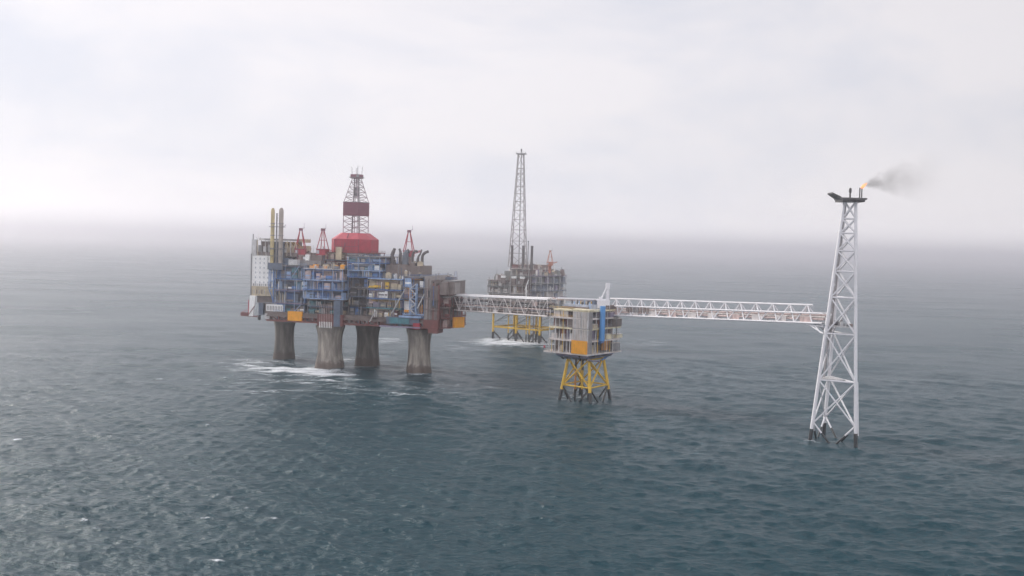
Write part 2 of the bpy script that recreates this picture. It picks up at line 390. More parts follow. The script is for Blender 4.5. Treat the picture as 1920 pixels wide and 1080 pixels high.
# ------------------------------------------------------------------ a topside module with decks, posts, rails and equipment
def railing(mb, x0, y0, x1, y1, z, m):
    n = max(2, int(math.hypot(x1 - x0, y1 - y0) / 2.2))
    for h in (.55, 1.1): mb.bar((x0, y0, z + h), (x1, y1, z + h), .05, m, 4)
    for i in range(n + 1):
        t = i / n; mb.bar((x0 + (x1-x0)*t, y0 + (y1-y0)*t, z), (x0 + (x1-x0)*t, y0 + (y1-y0)*t, z + 1.1), .05, m, 4)
def module(parent, name, x0, x1, yf, yb, levels, wall, slab, post, pal, seed, zone=4.0, ends=('R',), braces=0, dens=1.15, bracem=None, label=None, core_end=3.0):
    """core set back behind an open gallery of decks along the front (y = yf) and the right end (x = x1)"""
    rnd = random.Random(seed)
    zt = levels[-1]; z0 = levels[0]
    xr = x1 - (core_end if 'R' in ends else .25); xl = x0 + (core_end if 'L' in ends else .25)
    core = MB()
    # core wall in bays that step in and out, so that it is not one flat sheet
    nb = max(2, int((xr - xl) / 4.5)); w = (xr - xl) / nb
    for k in range(len(levels) - 1):
        for i in range(nb):
            core.box(xl + i*w, yf + zone + rnd.uniform(-1.2, .8), levels[k] + .002*i, xl + (i+1)*w - .02, yb - .3 - .01*i, levels[k+1] - .55, wall if rnd.random() < .62 else rnd.choice(pal))
    core = core.build(name, parent)
    if label: core['label'] = label
    for k, z in enumerate(levels):
        jy, jx = rnd.uniform(-.5, 1.3), rnd.uniform(0, .8)
        ds = MB().box(x0 + jx, yf + max(0, jy), z - .55, x1 - .003*k, yb, z, slab[k % len(slab)])
        for _ in range(2):
            xa = rnd.uniform(x0, x1 - 4); ds.box(xa, yf - rnd.uniform(.4, 1.5), z - .5, xa + rnd.uniform(2, 4), yf + 1.5, z - .06, slab[k % len(slab)])
        ds.build('deck_slab', core)
        if True:
            mb = MB(); railing(mb, x0 + .1, yf + .1, x1 - .1, yf + .1, z, post)
            if 'R' in ends: railing(mb, x1 - .1, yf + .1, x1 - .1, yb - .1, z, post)
            mb.build('railing', core)
    nc = max(2, int(round((x1 - x0) / 6.5)))
    for i in range(nc + 1):
        x = x0 + .5 + (x1 - x0 - 1.0) * i / nc
        MB().bar((x, yf + .55, z0), (x, yf + .55, zt - .55), .17, post, 6).build('column', core)
    if 'R' in ends:
        ny = max(2, int(round((yb - yf) / 9)))
        for i in range(1, ny + 1):
            y = yf + .55 + (yb - yf - 1.1) * i / ny
            MB().bar((x1 - .55, y, z0), (x1 - .55, y, zt - .55), .32, post, 6).build('column', core)
    for k in range(len(levels) - 1):
        z, h = levels[k], levels[k+1] - levels[k] - .55
        x = x0 + 1.0
        while x < x1 - 2:
            kind = rnd.random(); m = rnd.choice(pal); wd = rnd.uniform(1.2, 4.2)
            if rnd.random() > .78 * dens: x += rnd.uniform(.8, 2.0); continue
            yq = yf + rnd.uniform(.9, 1.9)
            if kind < .45:
                hh = h * rnd.uniform(.35, .95)
                mb = MB().box(x, yq, z + .15, min(x + wd, x1 - .8), yf + zone - .9, z + hh, m)
                mb.box(x + .2, yq - .12, z + .2 + hh*.3, min(x + wd, x1 - .8) - .2, yq + .05, z + hh*.55, rnd.choice(pal))
                mb.box(x - .05, yq - .05, z, min(x + wd, x1 - .8) + .05, yf + zone - .8, z + .15, DARK)
                mb.build('equipment_skid', core)
            elif kind < .58:
                rr = min(h * .28, rnd.uniform(.6, 1.1))
                mb = MB().bar((x, yq + rr, z + rr + .4), (min(x + wd + 1, x1 - .8), yq + rr, z + rr + .4), rr, m, 12)
                mb.box(x + .4, yq + .3, z, x + .7, yq + rr*1.6, z + .5, DARK); mb.build('vessel', core)
            else:
                mb = MB()
                for j in range(rnd.randint(3, 7)):
                    xx = x + j * .55
                    if xx > x1 - .6: break
                    mb.bar((xx, yf + .5 + (j % 2)*.6, z), (xx, yf + .5 + (j % 2)*.6, z + h*rnd.uniform(.55, 1)), rnd.uniform(.10, .26), rnd.choice((m, m, m, rnd.choice(pal), LGREY)), 6)
                mb.build('pipe_riser', core); wd = 2.2
            x += wd + rnd.uniform(.2, 1.6)
        if 'R' in ends:
            y = yf + 4
            while y < yb - 3:
                if rnd.random() < .75 * dens:
                    m = rnd.choice(pal); hh = h * rnd.uniform(.35, .95); wd = rnd.uniform(1.5, 4)
                    MB().box(x1 - core_end + .3, y, z, x1 - rnd.uniform(.7, 1.3), min(y + wd, yb - .5), z + hh, m).build('equipment_skid', core)
                y += rnd.uniform(3, 6)
        mb = MB()
        for j in range(3):
            zz = z + h - .25 - .4 * j
            mb.bar((x0 + rnd.uniform(.3, 3), yf + .8 + .45*j, zz), (x1 - rnd.uniform(.5, 4), yf + .8 + .45*j, zz), rnd.uniform(.1, .2), rnd.choice(pal), 6)
        mb.build('pipe_run', core)
    for j in range(braces):
        k = rnd.randrange(max(1, len(levels) - 1)); xx = rnd.uniform(x0 + 1, x1 - 6)
        MB().bar((xx, yf - .2, levels[k] - .3), (xx + rnd.choice((4.5, 5.5)), yf - .2, levels[k+1] - .3), .22, bracem or post, 6).build('diagonal_brace', core)
    return core
def roof_clutter(parent, name, x0, x1, y0, y1, z, n, pal, seed, hmax=3.2):
    rnd = random.Random(seed)
    for i in range(n):
        x, y = rnd.uniform(x0, x1), rnd.uniform(y0, y1); m = rnd.choice(pal); mb = MB(); t = rnd.random()
        w, d, h = rnd.uniform(1, 3.6), rnd.uniform(1, 3), rnd.uniform(.9, hmax)
        if t < .5:
            mb.box(x, y, z, x + w, y + d, z + h, m); mb.box(x + w*.2, y + d*.2, z + h, x + w*.7, y + d*.7, z + h + .5, rnd.choice(pal)); mb.build('roof_unit', parent)
        elif t < .72:
            mb.bar((x, y, z), (x, y, z + h*1.7), .18, m, 6); mb.bar((x - .6, y, z + h*1.7), (x + .6, y, z + h*1.7), .1, m, 4); mb.build('vent_pipe', parent)
        elif t < .88:
            mb.lathe([(w*.35, z), (w*.35, z + h*.8), (w*.1, z + h)], (x, y), m, 12); mb.build('roof_tank', parent)
        else:
            mb.bar((x, y, z), (x, y, z + h*2.2), .09, m, 5); mb.bar((x, y, z + h*1.2), (x + .8, y, z + h*1.9), .05, m, 4); mb.build('antenna', parent)

# ================================================================== the big platform on four concrete shafts
AO, AZ = Vector((-143, 639, 0)), math.radians(-14.5)
AU = Vector((math.cos(AZ), math.sin(AZ), 0)); AW = Vector((-math.sin(AZ), math.cos(AZ), 0))
def aw(u, w, z): return AO + AU*u + AW*w + Vector((0, 0, z))
A = empty('oil_platform', AO, AZ, 'large blue and brown oil platform standing on four thick concrete shafts', 'oil platform')
for (x, y, r) in ((0, 0, 6.3), (46, -32, 7.5), (59, -6, 7.0), (100, -27, 6.8)):
    q = 1.0 if r < 7.4 else 1.06
    MB().lathe([(r*1.20*q, -7), (r*1.13*q, -1), (r*1.05*q, 3), (r*.97, 8), (r*.935, 13), (r*.94, 17), (r*.98, 20), (r*1.06, 22.3), (r*1.14, 24.3), (r*1.15, 25.2)], (x, y), CONC if y < -20 else CONC_SHADE, 32).build('concrete_shaft', A)
    MB().lathe([(r*1.04, 25.1), (r*1.0, 27.2)], (x, y), RBROWN, 24).build('shaft_head', A)
# support frame: two layers of girders, red-brown primer
sf = MB()
sf.box(8, -38, 30.2, 115, 7, 32.0, BROWN)
for i in range(19):
    x = 10 + i * 5.7
    sf.box(x, -39.2, 26.8, x + .5, 7.4, 30.19, RBROWN if i % 3 else BROWN)
for y in (-39.2, -24, -8, 6.6):
    sf.box(8, y, 26.5, 115, y + .8, 27.4, RBROWN); sf.box(8, y, 29.4, 115, y + .8, 30.19, BROWN)
for i in range(18):
    x = 10.3 + i * 5.7
    sf.bar((x, -38.8, 27.2), (x + 5.6, -38.8, 30.2) if i % 2 else (x + 5.6, -38.8, 27.0), .25, BROWN, 6)
    sf.bar((x, -38.8, 30), (x + 5.6, -38.8, 27.0), .25, RBROWN, 6)
sf = sf.build('support_frame', A)
rnd = random.Random(3)
for i in range(26):
    x = rnd.uniform(12, 112); m = rnd.choice([BROWN, RBROWN, DARK, NAVY, GREY, RBROWN, TEAL]); w = rnd.uniform(1.5, 5)
    MB().box(x, -37.6, 26.9 + rnd.uniform(-.8, .6), x + w, -30, 29.8, m).build('underdeck_tank', sf)
MB().box(84, -39.6, 28.4, 104, -36, 32.6, NAVY).box(86, -39.9, 28.9, 98, -39.5, 32.0, TEAL).build('underdeck_cabin', sf)
MB().box(100.5, -40.2, 26.2, 104.5, -37.5, 29.5, RED).build('underdeck_tank', sf)
# accommodation block
acc = MB().box(-4.2, -35, 41, 10, -2, 65, WHITE)
acc.box(-4.9, -35.4, 40.6, -4.2, -2.5, 66, GREY).box(-4.5, -35.3, 46.2, 10.1, -35, 46.7, BEIGE)
acc.box(-4.2, -35.2, 41, 10.05, -34.98, 46.2, BEIGE)
acc = acc.build('accommodation_block', A)
for rw, z in enumerate((49.0, 51.9, 54.8, 57.7, 60.6, 63.1)):
    for cx in (-1.8, 1.1, 3.8, 6.3):
        MB().box(cx - .33, -35.14, z - .5, cx + .33, -34.9, z + .6, GLASS).build('window', acc)
for i in range(9): MB().box(-3 + i*1.32, -35.4, 46.9, -2.55 + i*1.32, -34.9, 48.3, LGREY if i % 3 else GREY).build('gallery_post', acc)
for i in range(5): MB().box(-2.6 + i*1.7, -35.5, 42.2, -2.2 + i*1.7, -35.1, 44.6, BROWN if i % 2 else LGREY).build('gallery_post', acc)
# recessed top storey, grey-brown, and the helideck over it
ts = MB().box(-4.2, -33, 65.01, 24, -2, 67.2, BROWN).box(0, -31.5, 67.2, 13, -4, 73.6, BROWN).box(13, -28, 67.2, 21, -8, 71.4, BEIGE)
ts.box(-4.6, -35.2, 64.8, -1.8, -33, 74.5, LGREY)
ts = ts.build('top_storey', A)
r2 = random.Random(8)
for i in range(9):
    x = -.8 + i * 2.7; MB().bar((x, -34.4, 65), (x + r2.uniform(-1, 1), -34.2, 74.2), .22, r2.choice([LGREY, BEIGE, GREY]), 6).build('helideck_strut', ts)
for i in range(7):
    x = 13.5 + i * 1.45; MB().bar((x, -31.5, 67.5 if i % 2 else 73.6), (x + 1.45, -31.5, 73.6 if i % 2 else 67.5), .26, BEIGE, 6).bar((x, -30, 73.4), (x + 1.45, -24, 69), .2, YELLOW, 5).build('helideck_strut', ts)
for i in range(6):
    MB().box(-1 + i*3.2, -33.6, 67.3, .8 + i*3.2, -32, 69 + r2.uniform(0, 3), r2.choice([WHITE, BROWN, GREY, LGREY])).build('roof_unit', ts)
c = (8.0, -19); hd = [(c[0] + 14.5*math.cos(math.radians(22.5 + 45*i)), c[1] + 15*math.sin(math.radians(22.5 + 45*i))) for i in range(8)]
hp = MB().prism(hd, 74.4, 75.3, GREY, mtop=mat('helideck_green', (.10, .14, .10)))
hp.prism([(c[0] + (x-c[0])*1.08, c[1] + (y-c[1])*1.08) for x, y in hd], 74.0, 74.3, LGREY)
hp = hp.build('helideck', A)
for i in range(12):
    t = i/12*2*math.pi; MB().bar((c[0] + 15.4*math.cos(t), c[1] + 15.6*math.sin(t), 74.2), (c[0] + 16.1*math.cos(t), c[1] + 16.3*math.sin(t), 76.0), .12, LGREY, 4).build('net_post', hp)
MB().bar((-6.5, -30, 73.6), (-6.5, -30, 77.8), .3, GREY).build('floodlight_mast', hp); MB().bar((-1.5, -33, 74), (-1.2, -33, 78.6), .18, WHITE).build('floodlight_mast', hp)
MB().box(20, -24, 73.4, 24.5, -16, 75.5, BEIGE).build('helideck_walkway', hp)
# under the accommodation block
ua = MB().box(-1.5, -33, 36.8, 11, -4, 41, BROWN).box(3, -34.2, 36.6, 10.5, -33, 37.3, GREY).box(0, -34, 29.5, 3.0, -22, 36.8, NAVY).box(4.4, -34, 27.2, 6.0, -31, 36.8, BROWN).box(.6, -36, 26.5, 1.6, -34, 29.4, DARK)
ua = ua.build('lower_storey', A)
lv = MB().box(6.2, -36.2, 32.2, 17, -30, 36.2, WHITE)
for i in range(10): lv.box(6.8 + i*1.02, -36.35, 32.6, 7.2 + i*1.02, -36.15, 35.4, GREY)
lv.build('louvred_cabin', ua)
MB().box(5.2, -36, 27.4, 15.6, -31, 30.6, LGREY).box(5.0, -36.2, 26.9, 15.8, -30.8, 27.35, GREY).build('pale_cabin', ua)
MB().add([(-5.4, -36, 28.6), (-2.7, -36, 28.6), (-1.0, -36, 41), (-4.8, -36, 41), (-5.4, -34.6, 28.6), (-2.7, -34.6, 28.6), (-1.0, -34.6, 41), (-4.8, -34.6, 41)], [(0,1,2,3),(5,4,7,6),(1,5,6,2),(4,0,3,7),(3,2,6,7),(4,5,1,0)], WHITE).build('white_chute_panel', ua)
MB().box(-11, -35.6, 28.4, -6.4, -33.4, 30.6, RBROWN).bar((-6.4, -34.4, 29.6), (-6.4, -34.4, 38.2), .28, RED).bar((-11, -34.4, 30.6), (-6.4, -34.4, 32.5), .15, RED).bar((-5.9, -36.3, 28.7), (-1.5, -36.3, 34.6), .25, RBROWN).box(-6.4, -35.4, 28.2, .6, -33.6, 28.9, RBROWN).build('boat_davit', ua)
# blue stair tower frame beside the white block
st = MB()
for x in (8.3, 11.2):
    for y in (-37.2, -35.2): st.bar((x, y, 45.5), (x, y, 60.5), .26, BLUE, 6)
for z in (45.5, 50, 55, 60): st.box(8.1, -37.4, z, 11.4, -35.0, z + .35, LBLUE)
st.bar((8.3, -37.2, 45.5), (11.3, -37.2, 38.4), .28, BLUE, 6); st.bar((11.2, -37.2, 45.5), (11.2, -37.2, 37), .3, BLUE, 6)
st.build('stair_tower', A)
# modules, left to right
P_UT = [NAVY, BLUE, TEAL, GREY, PURPLE, BROWN, LBLUE, BEIGE, WHITE]
P_DR = [BLUE, BLUE, LBLUE, NAVY, NAVY, LBLUE, GREY, PURPLE, PINK]
P_RE = [DARK, BROWN, NAVY, GREY, BEIGE, BLUE]
P_PR = [BEIGE, PINK, YELLOW, BROWN, RBROWN, BEIGE, GREY, BEIGE, PURPLE, WHITE]
P_ST = [PURPLE, LBLUE, PINK, ORANGE, WHITE, BROWN, NAVY, GREY]
module(A, 'utility_module', 11.3, 31.2, -36.5, 4, [32.0, 37.6, 45.4, 52.0, 60.0], NAVY, [BROWN, PURPLE, PURPLE, BLUE, GREY], LBLUE, P_UT, 11, braces=2, label='grey blue module with stair frames next to the white block')
module(A, 'drilling_module', 31.5, 57.0, -40.5, 4, [41.4, 46.6, 52.2, 58.8], BLUE, [LBLUE, BLUE, LBLUE, LGREY], LBLUE, P_DR, 12, dens=1.1, label='bright blue module over the drill shaft')
module(A, 'drilling_cellar_module', 33.5, 56.5, -38.5, 2, [32.01, 36.8, 41.35 - .6], DARK, [BROWN, NAVY, BROWN], GREY, [DARK, NAVY, RBROWN, BROWN, BEIGE, TEAL, LGREY], 13)
module(A, 'recessed_module', 57.2, 71.0, -33.5, 4, [32.02, 38.0, 43.2, 48.6, 54.6], DARK, [BROWN, DARK, NAVY, GREY, LGREY], GREY, P_RE, 14, label='dark recessed module between the blue and beige ones')
module(A, 'process_module', 71.2, 92.8, -39.2, 4, [32.03, 37.4, 42.9, 48.0, 54.2], PINK, [BROWN, TEAL, BLUE, BLUE, LBLUE], GREY, P_PR, 15, dens=1.3, label='module of open decks with beige, orange and blue equipment')
module(A, 'stair_module', 93.0, 106.3, -38.6, 4, [32.04, 34.6, 43.6, 49.8, 56.0], BROWN, [RBROWN, LBLUE, BROWN, GREY, GREY], BLUE, P_ST, 16, zone=3.2, braces=0, label='module with pale blue stair tower and diagonal braces')
WTW = mat('tower_windwall', (.30, .27, .26), var=.15)
wb = MB()
for i in range(9): wb.box(106.6 + i*1.0, -39.4 + (i % 2)*.12, 31.8, 107.58 + i*1.0, 5, (56.4, 56.0, 54.6, 54.9, 54.2, 52.6, 53.4, 51.2, 51.6)[i], (WTW, WTW, BROWN, WTW, BROWN, RBROWN, BROWN, BROWN, RBROWN)[i])
for i, (x, z0, z1) in enumerate(((107.2, 33, 55), (108.6, 36, 50), (110.4, 32, 52), (112.3, 40, 51), (114.4, 33, 49))): wb.bar((x, -39.9, z0), (x, -39.9, z1), .22, (GREY, PINK, GREY, BLUE, BROWN)[i], 6)
for z in (37.5, 43.5, 49.2): wb.box(106.6, -40.2, z, 115.3, -38.6, z + .4, (GREY, BROWN, LGREY)[int(z) % 3])
wb.box(111.2, -39.7, 38.6, 114.8, -39.0, 42.8, DARK).box(108, -39.7, 44.6, 110.2, -39.0, 48.4, DARK)
wb.box(106.5, -39.8, 27, 115.4, -30, 31.7, RBROWN).box(109.5, -40, 24.2, 115.2, -30, 26.95, RBROWN)
wb = wb.build('windwall_tower', A)
for x0, z0, x1, z1 in ((87.5, 34.5, 95.5, 49.0), (103.0, 38.0, 107.0, 46.5), (74, 29, 78, 36)):
    MB().bar((x0, -40.4, z0), (x1, -40.4, z1), .32, LGREY, 6).build('diagonal_brace', A)
s2 = MB()
for x in (98.5, 102.2):
    for y in (-41, -38.8): s2.bar((x, y, 34), (x, y, 52), .3, LBLUE, 6)
for i in range(6):
    z = 34.5 + 2.9*i; s2.box(98.2, -41.2, z, 102.5, -38.6, z + .3, LBLUE)
    s2.bar((98.5, -41.1, z) if i % 2 else (102.2, -41.1, z), (102.2, -41.1, z + 2.9) if i % 2 else (98.5, -41.1, z + 2.9), .3, LGREY, 6)
s2.build('stair_tower', A)
MB().box(92, -40.8, 32.5, 105.5, -38.5, 33.6, LBLUE).build('landing', A)
MB().box(80, -40.4, 26.6, 105, -38.6, 27.4, PURPLE).build('walkway', A)
# right-hand end: brown boxes, gallery and orange panels
MB().box(115.5, -39, 46.2, 119.5, -33.7, 53.2, BROWN).box(115.4, -33.6, 46.0, 121.4, -9, 53.6, BROWN).box(121.4, -30, 46.6, 121.8, -20, 52.8, WTW).box(115.4, -33.8, 53.65, 121.6, -8.8, 54.0, GREY).build('end_cabin', A)
module(A, 'end_module', 112, 121.0, -36, -4, [27.5, 33, 39, 45.2], BROWN, [RBROWN, RBROWN, BROWN, GREY], RBROWN, [BROWN, RBROWN, DARK, GREY, RBROWN, PINK], 17, zone=2.5, core_end=2.2)
def orange_panel(x0, x1, y, z0, z1, rz=0):
    p = MB().box(x0, y - .5, z0, x1, y + 1.5, z1, ORANGE); n = int((x1 - x0) / 1.1)
    for i in range(n):
        p.box(x0 + .3 + i*1.1, y - .62, z0 + .02, x0 + .42 + i*1.1, y - .48, z1 - .2, YELLOW)
    return p
orange_panel(22, 31, -39, 27.4, 32.9).build('orange_panel', A)
ep = orange_panel(0, 7.5, 0, 27.2, 33.2).build('orange_panel', A); ep.location = (122.2, -31, 0); ep.rotation_euler = (0, 0, math.radians(60))
# conductors: row of white guides over the front shaft
MB().box(41.5, -40.8, 25.6, 57.5, -37, 32.2, RBROWN).box(52, -41.0, 25.4, 56, -40.9 + 4, 40.5, NAVY).build('conductor_frame', A)
for i in range(8):
    x = 43.4 + i*1.05; MB().bar((x, -41.3, 24.4), (x, -41.3, 27.9), .24, WHITE, 6).bar((x, -41.3, 27.9), (x, -41.3, 38), .12, PINK, 6).build('conductor', A)
# upper decks
module(A, 'drill_substructure', 40.5, 68.5, -31, -4, [59.3, 64.0, 68.6], BROWN, [GREY, NAVY, RBROWN], RBROWN, [RBROWN, NAVY, BEIGE, GREY, MAROON, WHITE, PINK, DARK], 18, dens=1.1)
rp = [(42.0, -24), (46.8, -30.5), (62.2, -30.5), (67.2, -24), (67.2, -12), (62.2, -5), (46.8, -5), (42.0, -12)]
rt = [(47 + (x-54.7)*.0, y) for x, y in rp]
rt = [(54.7 + (x-54.7)*.62, -18 + (y+18)*.62) for x, y in rp]
de = MB().prism(rp, 68.3, 76.3, RED).prism(rp, 76.3, 80.0, mat('faded_red_roof', (.44, .065, .090), var=.12, streak=.15), top=rt)
for i in range(9):
    xx = 48.0 + i*1.65; de.box(xx, -30.62, 68.4, xx + .12, -30.4, 76.2, MAROON)
de.box(47.2, -30.7, 71.8, 62, -30.45, 72.1, MAROON)
for i in (1, 2): de.bar((rp[i][0], rp[i][1] - .05, 68.4), (rp[i][0], rp[i][1] - .05, 76.3), .2, MAROON, 6)
de = de.build('drill_floor_enclosure', A)
MB().box(48.6, -32.6, 64, 52.2, -31.2, 71.5, BEIGE).build('drill_floor_cabin', de)
MB().bar((52.6, -31.5, 69), (55, -29, 79.5), .3, MAROON, 6).build('drill_floor_stair', de)
module(A, 'mud_module', 57.6, 78.5, -37, -8, [54.7, 58.6, 63.0, 66.6], NAVY, [BLUE, LBLUE, BLUE, GREY], LBLUE, [NAVY, BLUE, LBLUE, GREY, PURPLE, BEIGE, TEAL, WHITE], 19, zone=3)
mx_ = MB().box(79.4, -30, 56.2, 100, -8, 61.8, BROWN).box(78.6, -33, 54.3, 104.5, -6, 56.15, GREY)
mx_ = mx_.build('exhaust_plant_room', A)
roof_clutter(mx_, '', 81, 98, -29, -12, 61.8, 12, [BROWN, GREY, NAVY, DARK, BEIGE], 21, 2.4)
roof_clutter(mx_, '', 79, 103, -37.5, -33.5, 54.3, 16, [BROWN, GREY, NAVY, PURPLE, BEIGE, WHITE, LGREY], 22, 5)
up = MB().box(14, -34, 60.1, 40, -6, 63, GREY).box(11.6, -35, 60.1, 20, -28, 64.0, NAVY).box(32.6, -33, 63.01, 40, -10, 66, BROWN).build('upper_deck_house', A)
roof_clutter(up, '', 14, 39, -33.8, -12, 63.0, 26, [BROWN, GREY, LGREY, MAROON, WHITE, NAVY, PINK, RBROWN], 23, 5.5)
roof_clutter(up, '', 32, 56, -40, -36, 58.8, 16, [BEIGE, GREY, LGREY, PINK, NAVY, BEIGE, ORANGE], 24, 2.6)
MB().box(20.8, -37.4, 60.05, 26.6, -33.8, 63.3, LGREY).build('pale_tank', up)
wbt = random.Random(5)
roof_clutter(wb, '', 107, 115, -38, 0, 54.3, 10, [BROWN, GREY, LGREY, NAVY], 25, 2.2)
an = MB()
for s in (-1, 1): an.bar((119.5 + s*1.1, -22, 54.4), (119.5 + s*.5, -22, 59.6), .16, PURPLE, 5)
for i in range(4): an.bar((118.5 + .1*i, -22, 54.6 + i*1.2), (120.5 - .1*i, -22, 55.7 + i*1.2), .12, LBLUE, 5)
an.build('antenna_mast', A)

# tall exhaust stacks
def stack(u, w, z0, z1, r, m, label, cut=True):
    o = empty('exhaust_stack', aw(u, w, z0), AZ, label, 'exhaust stack', 'tall stacks beside the white block')
    b = MB().lathe([(r, 0), (r, z1 - z0 - 2.6), (r*.97, z1 - z0 - 1.2), (r*.45, z1 - z0)] if cut else [(r, 0), (r, z1 - z0)], (0, 0), m, 16); b.build('stack_pipe', o)
    for z in (8, 16, 23): 
        if z0 + z < z1: MB().lathe([(r*1.16, z), (r*1.16, z + .5)], (0, 0), GREY, 16).build('stiffener_ring', o)
    return o
STK = mat('yellow_lit_beige_steel', (.52, .42, .20)); STK2 = mat('grey_beige_steel', (.36, .31, .27))  # left stack: beige with the yellow light on it put into the colour
stack(9.9, -37, 61, 93.4, 1.15, STK, 'yellowish exhaust stack, left one of the pair beside the white block')
stack(12.6, -37, 61, 90.4, .45, GREY, 'thin grey pipe stack standing between the two thick stacks', cut=False)
stack(15.4, -37, 61, 93.6, 1.35, STK2, 'thick grey exhaust stack right of the thin pipe stack')
sl = MB().box(8.2, -38.6, 57, 17.2, -35.2, 61, NAVY).box(8.4, -35.6, 61, 17.0, -35.2, 73.6, NAVY)
for z in (65, 69.5, 82.2): sl.box(8.3, -38.6, z, 17.6, -38.3, z + .35, GREY).box(8.3, -35.7, z, 17.6, -35.4, z + .35, GREY)
for x in (8.0, 17.3): sl.bar((x, -38.4, 57), (x, -38.4, 74), .2, GREY, 6)
sl.bar((17.4, -38.4, 82.4), (19.4, -38.4, 83.6), .15, GREY, 5).build('stack_base', A)

# derrick, turned with a corner to the camera
dloc = aw(54.7, -18, 79.8)
va = math.atan2(dloc.x, dloc.y)
dz = -va + math.radians(-38.8)
D = empty('drilling_derrick', dloc, dz, 'open lattice drilling derrick with a maroon windwall band, on the red drill floor', 'derrick')
h = 5.25
sq = lambda k, z: [(-k, -k, z), (k, -k, z), (k, k, z), (-k, k, z)]
DER = mat('derrick_steel', (.36, .28, .31), streak=.2)
for c4 in range(4):
    b, t, t2 = sq(h, 0)[c4], sq(h, 18.4)[c4], sq(1.75, 33.2)[c4]
    MB().bar(b, t, .26, DER, 6).bar(t, t2, .24, DER, 6).build('leg', D)
for i in range(4):
    mb = MB(); j = (i + 1) % 4
    for z0, z1 in ((0, 3.6), (3.6, 7.2), (7.2, 10.6)):
        a0, a1 = sq(h, z0), sq(h, z1); mb.bar(a0[i], a1[j], .12, DER, 5); mb.bar(a0[j], a1[i], .12, DER, 5); mb.bar(a1[i], a1[j], .13, DER, 5)
    mb.build('bracing', D); mb = MB()
    zz = [18.4, 21.5, 24.6, 27.6, 30.5, 33.2]
    for k in range(5):
        a0 = sq(h + (1.75 - h)*(zz[k]-18.4)/14.8, zz[k]); a1 = sq(h + (1.75 - h)*(zz[k+1]-18.4)/14.8, zz[k+1])
        mb.bar(a0[i], a1[j], .12, DER, 5); mb.bar(a0[j], a1[i], .12, DER, 5); mb.bar(a1[i], a1[j], .13, DER, 5)
    mb.build('bracing', D)
    ang = math.pi/2 * i
    p = MB().box(-h - .25, -h - .28, 10.6, h + .12, -h - .06, 18.4, MAROON).box(-h - .3, -h - .34, 18.4, h + .2, -h + .2, 18.75, GREY)
    for q in range(7): p.box(-h + .4 + q*1.5, -h - .36, 10.6, -h + .5 + q*1.5, -h - .28, 18.3, MAROON)
    p = p.build('windwall_panel', D); p.rotation_euler = (0, 0, ang)
for x, y in ((-1.6, -1.8), (-.6, -2.6), (2.4, .6), (.6, 2.2)):
    MB().bar((x, y, 0), (x*.55, y*.55, 33), .26, GREY if x > 0 else DARK, 6).build('guide_rail', D)
MB().box(-.8, -1.2, 22, 1.2, .8, 27.5, GREY).bar((0, 0, 27), (0, 0, 33), .12, DARK).build('travelling_block', D)
cb = MB().box(-2.7, -2.7, 32.8, 2.7, 2.7, 35.2, MAROON).box(-3.2, -3.2, 33.2, 3.2, 3.2, 33.6, GREY).bar((2.4, -2.4, 34.2), (3.6, -3.6, 34.2), .9, GREY, 10)
cb = cb.build('crown_block', D)
for x, y, q in ((-2, -2, 4.4), (2.2, -2, 5.2), (.2, .3, 4.6), (-2.2, 2.1, 4), (2, 2.1, 4.8)):
    MB().bar((x, y, 35.2), (x*1.1, y*1.1, 35.2 + q), .2, LGREY, 5).build('antenna', cb)

# pedestal cranes with red A-frames
def crane_parts(o, red, s=1.0, boom=(0, 1)):
    MB().lathe([(1.6*s, 0), (1.6*s, 7*s), (2.3*s, 7.6*s), (2.3*s, 8.2*s)], (0, 0), PINK if red is RED else red, 14).build('pedestal', o)
    MB().box(-2.9*s, -2.4*s, 8.2*s, 2.9*s, 2.8*s, 11.6*s, red).box(-2.5*s, -2.75*s, 9.0*s, -.9*s, -2.38*s, 11.0*s, GLASS).box(-3.1*s, -2.6*s, 11.6*s, 3.1*s, 3*s, 11.9*s, MAROON if red is RED else red).build('machinery_house', o)
    for sx in (-1, 1):
        for sy in (-2.1, 2.3):
            MB().bar((2.7*sx*s, sy*s, 11.7*s), (.55*sx*s, .1*sy*s, 23*s), .27*s, red, 6).build('mast_leg', o)
    m = MB()
    for sx in (-1, 1): m.bar((1.6*sx*s, -1.0*s, 17*s), (1.6*sx*s, 1.1*s, 17*s), .15*s, red, 5)
    m.bar((-1.65*s, -1.1*s, 17*s), (1.65*s, -1.1*s, 17*s), .15*s, red, 5); m.build('mast_tie', o)
    MB().box(-1.0*s, -.9*s, 22.6*s, 1.0*s, .9*s, 24.0*s, MAROON if red is RED else red).bar((.9*s, 0, 23.8*s), (2.2*s, 0, 24.6*s), .12*s, GREY, 5).bar((1.8*s, 0, 23.6*s), (2.0*s, 0, 27*s), .09*s, GREY, 5).build('mast_head', o)
    bx, by = boom; mb = MB(); Lb = 30*s
    for a in (-.8, .8):
        for c in (9.4, 10.8):
            mb.bar((a*s*1 - by*0 + 0, 2.8*s, c*s), (a*s*.5, Lb, (c*.5 + 6.4)*s), .14*s, red, 5)
    for k in range(10):
        y0, y1 = 2.8*s + (Lb - 2.8*s)*k/10, 2.8*s + (Lb - 2.8*s)*(k+1)/10
        t = k/10; z0 = (9.4 + (11.1 - 9.4)*t)*s; z1 = (10.8 + (11.8-10.8)*(t+.1))*s
        for a in (-.8, .8): mb.bar((a*s*(1-.5*t), y0, z0), (a*s*(1 - .5*t), y1, z1), .1*s, red, 4)
    mb.build('boom', o)
